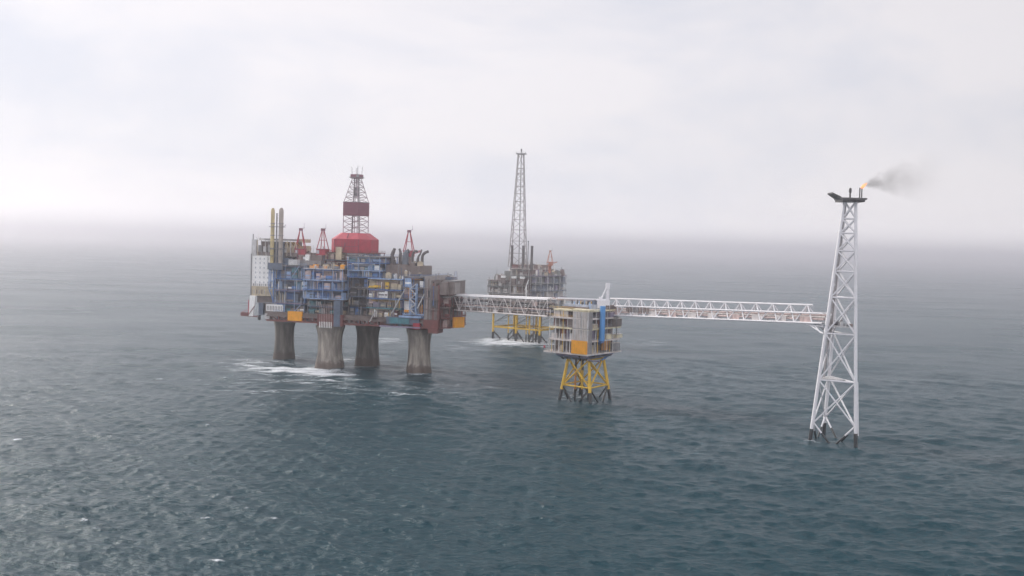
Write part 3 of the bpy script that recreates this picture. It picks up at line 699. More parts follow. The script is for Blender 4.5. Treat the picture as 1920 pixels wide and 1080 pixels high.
for u, w, z, lab in ((24.3, -29, 58.0, 'red A-frame crane nearest the helideck, left of the derrick'), (38.6, -29, 58.2, 'red A-frame crane close to the left of the drill floor'), (87.6, -15, 58.7, 'red A-frame crane behind the curved exhaust ducts')):
    o = empty('pedestal_crane', aw(u, w, z), AZ + (.25 if u < 30 else -.12 if u < 45 else .1), lab, 'crane', 'red cranes on the large platform')
    crane_parts(o, RED)

# curved exhaust ducts over the plant room
def duct(u, w, pts, rs, m, label):
    o = empty('exhaust_duct', aw(u, w, 61.8), AZ, label, 'exhaust duct', 'curved ducts on the plant room')
    MB().path([(a, 0, b) for a, b in pts], rs, m, 12).build('duct_pipe', o)
    MB().box(-rs[0]*1.15, -rs[0]*1.15, -.0, rs[0]*1.15, rs[0]*1.15, .7, BROWN).build('duct_base', o)
    a, b = pts[-1]; a0, b0 = pts[-2]
    d = Vector((a - a0, 0, b - b0)).normalized()
    MB().bar((a, 0, b), (a + d.x*.35, 0, b + d.z*.35), rs[-1]*1.12, DARK, 12).build('duct_mouth', o)
SOOT = mat('sooty_steel', (.095, .085, .085))
duct(79.6, -20, [(0, 0), (0, 3.2), (-.6, 5.4), (.1, 7.4), (.9, 9.4)], [2.1, 1.55, 1.1, 1.15, .8], SOOT, 'dark tapering duct leaning right, leftmost of the exhaust ducts')
duct(84.2, -20, [(0, 0), (0, 5), (.2, 7.5), (-.5, 9.3)], [.95, .95, .85, .6], SOOT, 'slim upright dark duct with its tip bent left')
duct(88.9, -24, [(0, 0), (0, 6.2), (.6, 7.6), (1.9, 8.4)], [1.9, 1.9, 1.6, 1.2], mat('slate_duct', (.13, .15, .18)), 'widest slate grey duct in the middle of the exhaust ducts')
duct(92.0, -20, [(0, 0), (0, 6.6), (.5, 7.9), (1.7, 8.7), (2.6, 8.3)], [.75, .75, .75, .7, .65], SOOT, 'hooked duct curling over right beside the wide slate one')
duct(95.2, -20, [(0, 0), (0, 3.4), (.4, 5.4), (1.6, 7.2), (2.2, 9.2)], [.95, .8, .6, .5, .4], SOOT, 'thin wavy duct with a pointed tip, second from the right')
duct(98.0, -20, [(0, -1), (0, 5.2), (.5, 6.8), (1.9, 7.9), (3.3, 8.4)], [.85, .85, .85, .8, .75], SOOT, 'rightmost dark duct bending far to the right')

# ================================================================== riser platform on a yellow jacket
RZ = math.radians(53.7); RO = Vector((37.04, 483.5, 0))
RU = Vector((math.cos(RZ), math.sin(RZ), 0)); RW = Vector((-math.sin(RZ), math.cos(RZ), 0))
def rw(u, w, z): return RO + RU*u + RW*w + Vector((0, 0, z))
RP = empty('riser_platform', RO, RZ, 'small square platform with a corner tower on a yellow steel jacket', 'oil platform')
b0 = [(5.2, 18.7, 0), (3.4, -.3, 0), (24.1, 1.0, 0), (25.2, 19.4, 0)]; t0 = [(8.5, 16.2, 21.5), (7.2, 3.6, 21.5), (22.0, 4.6, 21.5), (22.0, 16.6, 21.5)]
bb = [lerp(b, t, -5/21.5) for b, t in zip(b0, t0)]
lattice(RP, bb, t0, [7.2, 20.5], 0.82, .40, YELLOW, 'X', 'jacket_leg', splash=4.9)
for i in range(4):
    j = (i + 1) % 4; L7 = at_level(bb, t0, 7.0); Lm = at_level(bb, t0, -3)
    mid = lerp(Lm[i], Lm[j], .5)
    MB().bar(L7[i], mid, .42, SPLASH, 6).bar(L7[j], mid, .42, SPLASH, 6).build('lower_brace', RP)
for x, y in ((10.6, 13.2), (12.6, 10.4), (17.2, 9.6)):
    MB().bar((x, y, -5), (x, y, 5), .5, SPLASH, 8).bar((x, y, 5), (x, y, 14.5), .5, YELLOW if x > 11 else mat('rusty_orange', (.42, .17, .04)), 8).bar((x, y, 14.5), (x, y, 23.4), .55, DARK, 8).build('conductor', RP)
ud = MB().box(3, 2, 21.4, 26, 19, 22.0, NAVY)
for i in range(5): ud.box(3 + i*5.5, 1.4, 22.0, 3.6 + i*5.5, 20, 23.2, DARK if i % 2 else PURPLE)
ud.box(2.4, 1.5, 22.6, 27, 2.1, 23.2, BLUE).box(.2, -.2, 23.2, 29, 23.5, 23.7, LGREY)
ud = ud.build('underdeck', RP)
for x, y in ((3, 20), (27, 3), (27, 19), (2, 6)):
    MB().bar((x, y, 23.2), (x + (14 - x)*.28, y + (11 - y)*.28, 20), .4, BLUE if x > 20 else DARK, 6).build('underdeck_strut', ud)
# left gallery face (x=0 side) and right gallery face (y=0 side)
RPAL = [BROWN, DARK, RBROWN, BROWN, GREY, PURPLE, LGREY, PINK]
core = MB()
rr = random.Random(31)
LV = [24.0, 30.4, 36.2, 41.2, 45.0]
for k in range(4):
    for i in range(4): core.box(3.4 + rr.uniform(-.8, .8), 2.8 + i*5, LV[k] + .01*i, 25.5, 7.7 + i*5 if i < 3 else 21.8, LV[k+1] - .6, [BROWN, BROWN, DARK, RBROWN][rr.randrange(4)])
    for i in range(4): core.box(4 + i*5.6, 2.4 + rr.uniform(-.9, .6), LV[k] + .013*i, 9.5 + i*5.6, 7, LV[k+1] - .62, [BROWN, DARK, PURPLE, RBROWN][rr.randrange(4)])
core = core.build('equipment_core', RP)
EDGE = mat('cream_edge', (.74, .66, .46), streak=.2); EDGE2 = mat('pinkish_grey_edge', (.62, .56, .53), streak=.2)
for k, z in enumerate(LV):
    e = [EDGE2, EDGE2, EDGE, EDGE2, EDGE][k]
    xo = 30 if k < 3 else 28.4
    yo = 23 + (2.5 if k == 0 else 0)
    MB().box(-.1, -.1, z - .8, xo - k*.35, yo - (0, 0, .4, 1.2, 2.6)[k], z, e).box(-(.2, .7, .3, .9, .3)[k], 9.3, z - .75, .5, (22, 21, 19.5, 20.5, 16)[k], z - .05, e).box(14.5, -(.3, .8, .2, 1.0, .4)[k], z - .75, (31.5, 29, 30.5, 28, 24)[k], .5, z - .05, e).build('deck_slab', RP)
    for q in ((.1, 9, .1, yo - .2, LGREY if k < 3 else YELLOW), (4, .1, xo - k*.35 - .2, .1, LGREY), (.1, yo - .2, 12, yo - .2, LGREY)):
        mb = MB(); railing(mb, *q[:4], z, q[4]); mb.build('railing', RP)
for y in (12.2, 14.2, 16.9, 19.4, 22.6):
    MB().bar((.5, y, 24), (.5, y, 44.4 if y != 14.2 else 36), .22 if y < 20 else .3, LGREY, 6).build('column', RP)
for x in (7.8, 16.6, 22, 27.6):
    MB().bar((x, .5, 24), (x, .5, 44.4), .26, GREY if x > 10 else LGREY, 6).build('column', RP)
for k in range(4):
    z, hh = LV[k], LV[k+1] - LV[k] - .65; y = 9.6
    while y < 21:
        m = rr.choice(RPAL); w = rr.uniform(1.2, 3)
        if rr.random() < .7: MB().box(1.0 + rr.uniform(0, .8), y, z, 3, y + w, z + hh*rr.uniform(.4, .95), m).build('equipment_skid', RP)
        y += w + rr.uniform(.2, 1)
    x = 4.4
    while x < 26.5:
        m = rr.choice(RPAL + [YELLOW, BEIGE]); w = rr.uniform(1.2, 3.2)
        if rr.random() < .7 and not 8.2 < x + w/2 < 14.2: MB().box(x, .9 + rr.uniform(0, .7), z, x + w, 2.6, z + hh*rr.uniform(.35, .9), m).build('equipment_skid', RP)
        x += w + rr.uniform(.2, 1.2)
# corner tower, ribbed cladding
tw = MB().box(.15, .15, 24.02, 3.6, 9.1, 44.35, WARM)
for i in range(10): tw.box(-.25 - .06*(i % 2), .0 + i*.91, 30.5, .2, .62 + i*.91, 44.3, WARM if i % 4 else LGREY)
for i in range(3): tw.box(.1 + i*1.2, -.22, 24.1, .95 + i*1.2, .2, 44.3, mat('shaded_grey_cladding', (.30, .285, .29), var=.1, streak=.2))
tw.box(-.35, -.3, 36.0, 3.65, 9.2, 36.25, GREY)
tw.build('corner_tower', RP)
op = MB().box(-.45, .3, 23.9, .1, 9.1, 30.3, ORANGE)
for i in range(8): op.box(-.55, .7 + i*1.08, 23.92, -.43, .85 + i*1.08, 30.1, YELLOW)
op.build('orange_panel', RP)
MB().box(12.9, -.4, 25.2, 18.4, .3, 29.6, mat('dull_orange', (.42, .19, .045))).build('orange_panel', RP)
MB().box(-.6, -.5, 44.9, 4.5, 9.5, 45.5, EDGE).build('tower_cap', RP)
MB().bar((10.3, -1.5, 30.2), (10.3, -1.5, 47.0), 1.32, mat('bright_blue_pipe', (.085, .29, .62), var=.08, streak=.1), 16).bar((10.3, -1.5, 30.3), (11.1, 1, 29.2), 1.3, BLUE, 12).build('blue_caisson', RP)
rf = MB().box(6, 4.5, 45.01, 21, 18, 47.3, mat('pale_blue_grey', (.42, .46, .53))).box(5, 3.5, 45.01, 5.9, 19, 46.2, BROWN)
rf = rf.build('roof_house', RP)
for i in range(8):
    MB().bar((6.6 + .3*(i % 2), 3.6 + i*1.5, 45.05), (6.6 + .3*(i % 2), 3.6 + i*1.5, 48.6 + (i % 3)*.5), .34, DARK if i % 2 else LBLUE, 6).build('vent_pipe', rf)
roof_clutter(rf, '', 7, 19, 5, 15, 47.3, 9, [GREY, BEIGE, LGREY, NAVY, YELLOW], 33, 2)
MB().box(17.5, -.2, 45.02, 25, 9, 47.0, BROWN).box(22, 0, 45.02, 28, 16, 45.9, EDGE2).build('roof_walkway', RP)
MB().lathe([(.42, 25.2), (.55, 25.8), (.42, 26.4)], (.2, 25.2), RED, 10).build('life_ring_box', RP)
MB().box(28, 6, 27, 33.5, 9, 27.4, LGREY).bar((33.2, 7.5, 27.4), (33.2, 7.5, 30.4), .12, LGREY).build('side_walkway', RP)
for y, z in ((10.5, 49.6), (9.0, 49.3), (7.6, 49.8)):
    MB().bar((4.6, 21.5 + (y - 9)*.4, z), (19.5, y - 6.4, z - .3), .48, WHITE2 if y != 9.0 else PINK, 10).build('roof_pipe', RP)
for i in range(4): MB().box(6 + i*3.4, 17.6 - i*4.2, 47.3, 6.5 + i*3.4, 18.4 - i*4.2, 49.2, LGREY).build('pipe_support', RP)
MB().box(5.5, 4.5, 20.3, 23.5, 17, 21.3, DARK).bar((3, 1.5, 21), (14, 1.5, 19.4), .4, PURPLE).bar((27, 2, 23), (20, 4, 19.5), .5, BLUE).bar((29, 10, 23.2), (22, 10, 19.5), .45, LBLUE).build('underdeck_frame', RP)
# cladding in some bays, and odd rooms that stick out past the decks
for (y0, y1, z0, z1, m) in ((17.2, 20.4, 41.3, 44.2, EDGE2), (9.4, 12.0, 36.3, 40.4, BROWN), (12.4, 16.4, 41.3, 44.2, WARM), (18.2, 21.6, 30.5, 33.0, WARM), (14.6, 16.2, 24.1, 27.4, BEIGE)):
    MB().box(.55, y0, z0, 1.0, y1, z1, m).build('cladding_panel', RP)
for (x0, x1, z0, z1, m) in ((22.5, 30.5, 36.3, 40.0, BROWN), (16.2, 21.0, 30.5, 32.8, EDGE), (4.2, 7.4, 36.3, 38.2, BEIGE), (18.6, 26.0, 41.3, 43.6, PURPLE), (23, 29.4, 24.1, 28.0, GREY), (26, 31.5, 30.5, 32.2, EDGE)):
    MB().box(x0, -.6, z0, x1, 2.2, z1, m).box(x0 - .1, -.7, z1, x1 + .1, 2.3, z1 + .2, EDGE2).build('side_cabin', RP)
for i in range(9):
    x = 5 + i*2.9
    if abs(x - 10.3) > 1.9: MB().bar((x, -.5 - .1*(i % 2), 24), (x, -.5 - .1*(i % 2), (30, 36, 41, 34, 44)[i % 5]), .15, (LGREY, YELLOW, WHITE, GREY)[i % 4], 6).build('pipe_riser', RP)
for i in range(6): MB().bar((-.45, 10 + i*2.1, 24), (-.45, 10 + i*2.1, (36, 30, 44, 33, 41, 30)[i]), .14, (WHITE, LGREY, YELLOW)[i % 3], 6).build('pipe_riser', RP)
# white crane post on its roof
WC = empty('deck_crane', rw(19.3, 1.8, 47.0), RZ, 'white crane post with a stay, standing on the roof of the yellow-legged platform', 'crane')
WC.rotation_euler = (0, 0, 0)
MB().box(-5.0, -1.8, -1.6, 1.4, 1.8, 2.4, WHITE2).build('crane_house', WC)
MB().bar((.3, 0, -1), (.3, 0, 10.6), .95, WHITE2, 12, .8).build('post', WC)
MB().box(-.7, -1.0, 8.0, 1.3, 1.0, 11.0, WHITE2).build('post_head', WC)
MB().bar((-3.2, 0, 2.2), (-.3, 0, 8.8), .4, WHITE2, 6).bar((-2.9, 1.1, 2.2), (-.3, .4, 8.6), .3, WHITE2, 6).build('stay', WC)
MB().box(-3.9, -.9, 2.3, -2.2, .9, 4.0, WHITE2).build('winch', WC)

# ================================================================== far platform on a yellow jacket
TZ = math.radians(-34.0); TO = Vector((-14.2, 810, 0))
TU = Vector((math.cos(TZ), math.sin(TZ), 0)); TW = Vector((-math.sin(TZ), math.cos(TZ), 0))
def tw_(u, w, z): return TO + TU*u + TW*w + Vector((0, 0, z))
T = empty('treatment_platform', TO, TZ, 'hazy grey oil platform on yellow legs behind the long bridge', 'oil platform')
for x in (0, 22, 44):
    for y in (0, 30):
        MB().bar((x, y, -6), (x, y, 6.0), 1.05, SPLASH, 10).bar((x, y, 6.0), (x, y, 24), .85, YELLOW, 10).build('jacket_leg', T)
for (x0, y0, x1, y1) in ((0, 0, 22, 0), (22, 0, 44, 0), (0, 30, 22, 30), (22, 30, 44, 30), (0, 0, 0, 30), (22, 0, 22, 30), (44, 0, 44, 30)):
    mb = MB().bar((x0, y0, 10.0), (x1, y1, 10.0), .7, YELLOW, 8).bar((x0, y0, 13), (x1, y1, 22), .3, TGREY, 6)
    mx2, my2 = (x0 + x1)/2, (y0 + y1)/2
    mb.bar((x0, y0, 7), (mx2, my2, -3), .45, SPLASH, 6).bar((x1, y1, 7), (mx2, my2, -3), .45, SPLASH, 6)
    mb.build('jacket_brace', T)
for x, y in ((27, 12), (29, 8), (31.5, 14), (35, 9), (38, 12), (10, 20), (40, 6), (31, 1), (34.5, .5), (37.5, 1.2), (14, 1)):
    MB().bar((x, y, -5), (x, y, 6), .5, SPLASH, 8).bar((x, y, 6), (x, y, 24), .42, YELLOW if x < 37 else BROWN, 8).build('conductor', T)
MB().box(-3, -4, 22.6, 47, 36, 24.4, TBROWN).box(18, 4, 11.2, 46, 20, 11.8, YELLOW).build('support_frame', T)
PT1 = [TGREY, TBROWN, TGREY, LGREY, TBROWN, GREY, BEIGE, WARM]; PT2 = [TBLUE, TGREY, TBLUE, LGREY, PURPLE, GREY, WARM]
module(T, 'wellhead_module', -5, 18, -4, 34, [24.5, 31, 37.5, 43, 47.5], TBROWN, [TGREY, TBROWN, TGREY], LGREY, PT1, 41, ends=())
module(T, 'separation_module', 18.2, 36, -5, 34, [24.51, 31, 38, 45, 52, 57.5], TBROWN, [TBROWN, TGREY, WARM], LGREY, PT1, 42, ends=())
module(T, 'compression_module', 36.2, 47, -4, 34, [24.52, 30, 35.5, 41, 46.5, 52.5], TBLUE, [TBLUE, TGREY, PURPLE], LGREY, PT2, 43, ends=('R',))
u1 = MB().box(8, 2, 47.51, 17, 26, 55, TGREY).box(3, 0, 47.51, 7.9, 26, 51.5, TBROWN).box(-2, 6, 47.51, 2.9, 28, 49.4, TGREY).build('upper_house', T)
roof_clutter(u1, '', -4, 16, -3.6, 16, 47.5, 46, PT1 + [WHITE, LGREY, RBROWN, BEIGE, BROWN], 44, 4.6); roof_clutter(u1, '', 6, 16, 3, 24, 55, 12, PT1, 45, 4)
u2 = MB().box(20, 0, 57.51, 34, 26, 60.5, TBROWN).build('upper_house', T)
roof_clutter(u2, '', 19, 35, -4.6, 16, 57.5, 34, PT1 + [WHITE, RBROWN, BEIGE], 46, 3.8)
u3 = MB().box(38, 2, 52.51, 45, 30, 55.5, TGREY).box(40, 16, 52.51, 46.5, 33, 54, WARM).build('upper_house', T)
roof_clutter(u3, '', 37, 46, -3.6, 32, 52.5, 40, PT2 + [WHITE, RBROWN, TBROWN, BEIGE], 47, 5)
for x0, z0, x1, z1 in ((33, 41, 36, 49), (30, 45, 31, 52), (-4, 25, -2, 36), (34, 26, 34.4, 44)):
    MB().bar((x0, -5.4, z0), (x1, -5.4, z1), .4, WHITE, 6).build('white_brace', T)
for x in (2, 12, 20): MB().box(x + 8, -5.6, 49.6, x + 12, -4.2, 51.4, WHITE).box(x + 8.2, -5.8, 45.2, x + 11.8, -4.6, 49.5, BROWN).build('doorway_cabin', T)
def tstack(u, w, r, z1, lab):
    o = empty('exhaust_stack', tw_(u, w, 56.0), TZ, lab, 'exhaust stack', 'dark stacks on the far platform')
    MB().lathe([(r*1.25, 0), (r*1.25, 4), (r, 7), (r, z1 - 56)], (0, 0), SOOT, 12).build('stack_pipe', o)
    MB().lathe([(r*1.12, z1 - 56), (r*1.12, z1 - 55.6)], (0, 0), DARK, 12).build('stack_rim', o)
tstack(17.6, -2, 1.0, 75, 'left one of three dark stacks on the far grey platform')
tstack(28.2, -2, 1.05, 75, 'middle dark stack of the far platform, in front of the lattice mast')
tstack(36.2, -2, 1.0, 75, 'right one of three dark stacks, nearest the far orange crane')
o = empty('vent_stack', tw_(32.6, -2, 58), TZ, 'very thin upright pipe between the dark stacks on the far platform', 'vent pipe')
MB().lathe([(.32, 0), (.32, 20.5)], (0, 0), GREY, 8).build('pipe', o); MB().lathe([(.5, 20.5), (.5, 21.2)], (0, 0), DARK, 8).build('pipe_cap', o)
o = empty('pedestal_crane', tw_(45.2, 10.5, 54.5), TZ + .3, 'pale orange A-frame crane at the right end of the far platform', 'crane')
crane_parts(o, mat('faded_orange_red', (.50, .20, .13)), s=.74)
VM = empty('lattice_mast', (4.0, 835, 58), math.radians(-12), 'tall slender pale lattice mast rising from the far grey platform', 'lattice mast')
bt = [(-7.0, -3.6, 0), (6.6, -3.6, 0), (6.6, 6, 0), (-7.0, 6, 0)]; tt = [(-1.9, -1.5, 92.4), (2.6, -1.5, 92.4), (2.6, 1.5, 92.4), (-1.9, 1.5, 92.4)]
zz = [0]; 
while zz[-1] < 84: zz.append(zz[-1] + max(4.5, 11 - zz[-1]*.085))
zz[-1] = 92.0
lattice(VM, bt, tt, zz, .42, .2, TOWERM, 'Z')
MB().bar((1.2, -.5, 0), (.6, 0, 96.4), .38, GREY, 8).build('vent_riser', VM)
mp_ = MB().box(-3.4, -2.6, 92.2, 4.6, 2.6, 92.9, GREY).bar((-3.4, -2.4, 93), (-3.4, -2.4, 94), .15, GREY).bar((4.5, -2.4, 93), (4.5, -2.4, 94.2), .15, GREY)
railing(mp_, -3.3, -2.5, 4.5, -2.5, 92.9, GREY); mp_.build('top_platform', VM)
MB().lathe([(.6, 94.6), (.6, 96.6)], (.6, 0), DARK, 10).build('vent_tip', VM)

# ================================================================== flare tower
FO = Vector((130.3, 406, 0))
FT = empty('flare_tower', FO, 0, 'tall white three-legged lattice flare tower standing in the sea', 'flare tower')
rel = lambda p: tuple(Vector(p) - FO)
fb = [rel((121.3, 404.2, 0)), rel((136.8, 395.6, 0)), rel((131.8, 420.5, 0))]; ft = [rel((132.0, 406.6, 96.8)), rel((135.9, 404.8, 96.8)), rel((133.4, 410.0, 96.8))]
fbb = [lerp(b, t, -6/96.8) for b, t in zip(fb, ft)]
lv = [7.2, 24.8, 43.5, 58, 68.5, 76.8, 83.8, 89.6, 96.4]
lattice(FT, fbb, ft, lv, .72, .35, WHITE2, 'X', 'leg', splash=5.0, diag_below=True)
for i in range(3):
    j = (i+1) % 3; a = at_level(fbb, ft, 8.0); m0 = at_level(fbb, ft, -1.5); mid = lerp(m0[i], m0[j], .5)
    MB().bar(a[i], lerp(a[i], mid, .45), .34, WHITE2, 8).bar(lerp(a[i], mid, .45), mid, .42, SPLASH, 8).bar(a[j], lerp(a[j], mid, .45), .34, WHITE2, 8).bar(lerp(a[j], mid, .45), mid, .42, SPLASH, 8).build('lower_brace', FT)
# riser pipes inside and a caisson by the right leg
for dx, dy, z0, z1, r in ((.3, .3, 24, 96, .38), (1.2, 1.2, 43, 96, .30), (-.6, 1.6, 43, 78, .25)):
    p0 = tuple(Vector(at_level(fbb, ft, z0)[0]).lerp(Vector(at_level(fbb, ft, z0)[2]), .45) + Vector((dx, dy, 0)))
    p1 = tuple(Vector(at_level(fbb, ft, z1)[0]).lerp(Vector(at_level(fbb, ft, z1)[2]), .45) + Vector((dx*.4, dy*.4, 0)))
    MB().bar(p0, p1, r, TOWERM, 8).build('flare_riser', FT)
q0 = Vector(at_level(fbb, ft, 4)[1]) + Vector((1.1, .6, 0)); q1 = Vector(at_level(fbb, ft, 25)[1]) + Vector((.9, .6, 0))
MB().bar(q0, q1, .34, WHITE2, 8).build('caisson', FT)
c25 = at_level(fbb, ft, 24.6); MB().add([tuple(Vector(p) + Vector((0, 0, d))) for d in (0, .5) for p in (lerp(c25[0], c25[2], .15), lerp(c25[1], c25[2], .35), c25[2])], [(2,1,0),(3,4,5),(0,1,4,3),(1,2,5,4),(2,0,3,5)], LGREY).build('mid_platform', FT)
for z in (58, 68.5, 76.8, 83.8):
    P3 = at_level(fbb, ft, z); p = lerp(P3[0], P3[2], .4)
    MB().box(p[0] - 1.3, p[1] - 1.0, z, p[0] + 1.3, p[1] + 1.0, z + .3, LGREY).box(p[0] - 1.3, p[1] - 1.0, z + 1.2, p[0] + 1.3, p[1] - .9, z + 1.3, LGREY).build('landing', FT)
for z0, z1 in ((26, 43), (46.7, 68), (68.8, 96)):
    Pa, Pb = at_level(fbb, ft, z0), at_level(fbb, ft, z1); a_, b_ = lerp(Pa[0], Pa[1], .12), lerp(Pb[0], Pb[1], .12)
    mb = MB(); 
    for o_ in (-.3, .3): mb.bar((a_[0] + o_, a_[1] - .1, a_[2]), (b_[0] + o_, b_[1] - .1, b_[2]), .08, GREY, 4)
    for i in range(int((z1 - z0)/1.2)):
        q = lerp(a_, b_, i*1.2/(z1 - z0)); mb.bar((q[0] - .3, q[1] - .1, q[2]), (q[0] + .3, q[1] - .1, q[2]), .05, GREY, 4)
    mb.build('ladder', FT)
# bridge landing
c43 = at_level(fbb, ft, 43.5); c46 = at_level(fbb, ft, 46.2)
ld = MB(); pin = lambda P, k: lerp(P[k], (sum(p[0] for p in P)/3, sum(p[1] for p in P)/3, P[0][2]), .06)
ld.add([tuple(Vector(p) + Vector((0, 0, d))) for d in (0, .5) for p in (pin(c46, 0), pin(c46, 1), pin(c46, 2))], [(2,1,0),(3,4,5),(0,1,4,3),(1,2,5,4),(2,0,3,5)], LGREY)
bx = Vector((124.3, 411.5, 46.2)) - FO; bdir = Vector((-.61, .79, 0))
nrm = Vector((.79, .61, 0))
for s in (-2.6, 2.6):
    ld.bar(bx + nrm*s + bdir*3, bx + nrm*s - bdir*5, .34, WHITE2, 6); ld.bar(bx + nrm*s + bdir*1.4, Vector(c43[0]) + nrm*s*.6, .28, WHITE2, 6); ld.bar(bx + nrm*s - bdir*1, Vector(c43[0]) + nrm*s*.6 + bdir, .24, WHITE2, 6)
ld.bar(Vector(c43[0]) + bdir*2.2, Vector(c43[2]), .34, WHITE2, 6)
ld = ld.build('bridge_landing', FT)
rb = random.Random(60)
for i in range(9):
    p = Vector(pin(c46, 0)).lerp(Vector(pin(c46, 1)), rb.uniform(.1, .9)).lerp(Vector(pin(c46, 2)), rb.uniform(0, .5)); 
    MB().box(p.x - .5, p.y - .5, p.z + .5, p.x + rb.uniform(.2, .9), p.y + .6, p.z + .5 + rb.uniform(.8, 2.2), rb.choice([GREY, BROWN, LGREY, DARK])).build('equipment_box', ld)
# top platform with burners
SO = mat('scorched_steel', (.060, .058, .058))
tp = MB().box(-1.0, -4.4, 97.1, 9.0, 5.4, 97.8, SO)
for i in range(11): tp.box(-.6 + i*.86, -4.6, 96.2, -.45 + i*.86, 5.4, 97.1, SO)
for c3 in ft: tp.bar(c3, (c3[0] + (c3[0] - 3.6)*.7, c3[1] + (c3[1] - 1)*.5, 97.2), .22, SO, 6)
tp = tp.build('top_platform', FT)
MB().add([(-.9, -3.6, 97.3), (-.9, 4.6, 97.3), (-4.3, 3.6, 99.2), (-4.3, -2.6, 99.2), (-.9, -3.6, 98.1), (-.9, 4.6, 98.1), (-4.3, 3.6, 99.8), (-4.3, -2.6, 99.8)], [(0,1,2,3),(7,6,5,4),(0,3,7,4),(3,2,6,7),(2,1,5,6),(1,0,4,5)], SO).build('raised_boom', tp)
MB().bar((3.3, -1, 97.8), (3.3, -1, 101.4), .34, SO, 10).lathe([(.36, 99.8), (.55, 100.2), (.55, 101.3), (.3, 101.8)], (3.3, -1), SO, 12).build('burner', tp)
MB().bar((7.1, -1, 97.8), (7.1, -1, 102.0), .26, SO, 8).build('burner', tp); MB().bar((7.9, -1, 97.8), (7.9, -1, 101.8), .24, SO, 8).build('burner', tp)
MB().bar((8.9, -1, 97.9), (9.9, -1, 97.5), .16, SO, 6).build('outrigger', tp)
# flame
def flame():
    mb = MB(); rings = []
    fm = bpy.data.materials.new('gas_flame'); fm.use_nodes = True
    b = fm.node_tree.nodes['Principled BSDF']; b.inputs['Base Color'].default_value = (.9, .35, .1, 1)
    b.inputs['Emission Color'].default_value = (1.0, .34, .15, 1); b.inputs['Emission Strength'].default_value = 1.3
    rf_ = random.Random(2); v = []; n = 12; st = [(0, 0, .25), (.1, .35, .6), (.35, .8, .75), (.8, 1.3, .6), (1.4, 1.8, .38), (1.9, 2.2, .12)]
    for x, z, r in st:
        for i in range(n):
            t = 2*math.pi*i/n; q = r * rf_.uniform(.75, 1.2)
            v.append((x + q*math.cos(t), q*math.sin(t)*.8, z + q*.35*math.sin(t*2 + x)))
    k = len(st)
    mb.add(v, [(j*n + i, j*n + (i+1) % n, (j+1)*n + (i+1) % n, (j+1)*n + i) for j in range(k-1) for i in range(n)] + [tuple(range(n))[::-1], tuple(range((k-1)*n, k*n))], fm, True)
    o = mb.build('flame'); o.location = FO + Vector((7.9, -1, 101.7))
    tag(o, 'small orange gas flame on the burner tips of the flare tower', 'flame')
flame()
def smoke():
    mb = MB(); n = 20; st = [(-.6, .2, .4), (1.2, .6, 1.6), (5, 1.5, 3.6), (11, 2.5, 6.6), (19, 4.0, 10.0), (29, 5.6, 13), (38, 6.8, 9)]
    v = []
    for x, z, r in st:
        for i in range(n):
            t = 2*math.pi*i/n; v.append((x - .18*r*math.sin(t), r*math.cos(t), z + r*math.sin(t)))
    k = len(st); sm = bpy.data.materials.new('smoke'); sm.use_nodes = True
    N, L = sm.node_tree.nodes, sm.node_tree.links; N.remove(N['Principled BSDF'])
    pv = N.new('ShaderNodeVolumePrincipled'); pv.inputs['Color'].default_value = (.30, .29, .28, 1); pv.inputs['Anisotropy'].default_value = .2
    t = N.new('ShaderNodeTexCoord'); s = N.new('ShaderNodeSeparateXYZ'); L.new(t.outputs['Object'], s.inputs[0])
    # distance from the plume axis relative to its width at that length
    def M(op, a, b_=None, c=None):
        q = N.new('ShaderNodeMath'); q.operation = op
        for i, z in enumerate((a, b_, c)):
            if z is None: continue
            if isinstance(z, (int, float)): q.inputs[i].default_value = z
            else: L.new(z, q.inputs[i])
        return q.outputs[0]
    x = M('MAXIMUM', s.outputs['X'], 0.02)
    wid = M('MULTIPLY_ADD', M('POWER', x, .9), .60, .7)
    ax = M('MULTIPLY_ADD', M('POWER', x, .9), .17, .3)
    dzv = M('SUBTRACT', s.outputs['Z'], ax)
    d2 = M('ADD', M('POWER', dzv, 2.0), M('POWER', s.outputs['Y'], 2.0))
    rr_ = M('DIVIDE', M('SQRT', d2), wid)
    no = N.new('ShaderNodeTexNoise'); no.inputs['Scale'].default_value = .22; no.inputs['Detail'].default_value = 5; no.inputs['Distortion'].default_value = 1.2
    L.new(t.outputs['Object'], no.inputs['Vector'])
    edge = M('SUBTRACT', 1.0, M('ADD', rr_, M('MULTIPLY_ADD', no.outputs['Fac'], 1.9, -.98)))
    core_ = N.new('ShaderNodeClamp'); L.new(edge, core_.inputs[0])
    fall = M('DIVIDE', .46, M('ADD', M('POWER', M('MULTIPLY', x, .22), 1.7), 1.0))
    tail = N.new('ShaderNodeMapRange'); tail.inputs['From Min'].default_value = 12; tail.inputs['From Max'].default_value = 33; tail.inputs['To Min'].default_value = 1; tail.inputs['To Max'].default_value = 0
    L.new(s.outputs['X'], tail.inputs['Value'])
    L.new(M('MULTIPLY', M('MULTIPLY', core_.outputs[0], fall), tail.outputs[0]), pv.inputs['Density'])
    L.new(pv.outputs[0], N['Material Output'].inputs['Volume'])
    mb.add(v, [(j*n + i, j*n + (i+1) % n, (j+1)*n + (i+1) % n, (j+1)*n + i) for j in range(k-1) for i in range(n)] + [tuple(range(n))[::-1], tuple(range((k-1)*n, k*n))], sm, True)
    o = mb.build('smoke_plume'); o.location = FO + Vector((8.6, -1, 103.0)); o.rotation_euler = (0, 0, .05)
    tag(o, 'grey smoke plume drifting right from the flare flame', 'smoke', kind='stuff')
smoke()

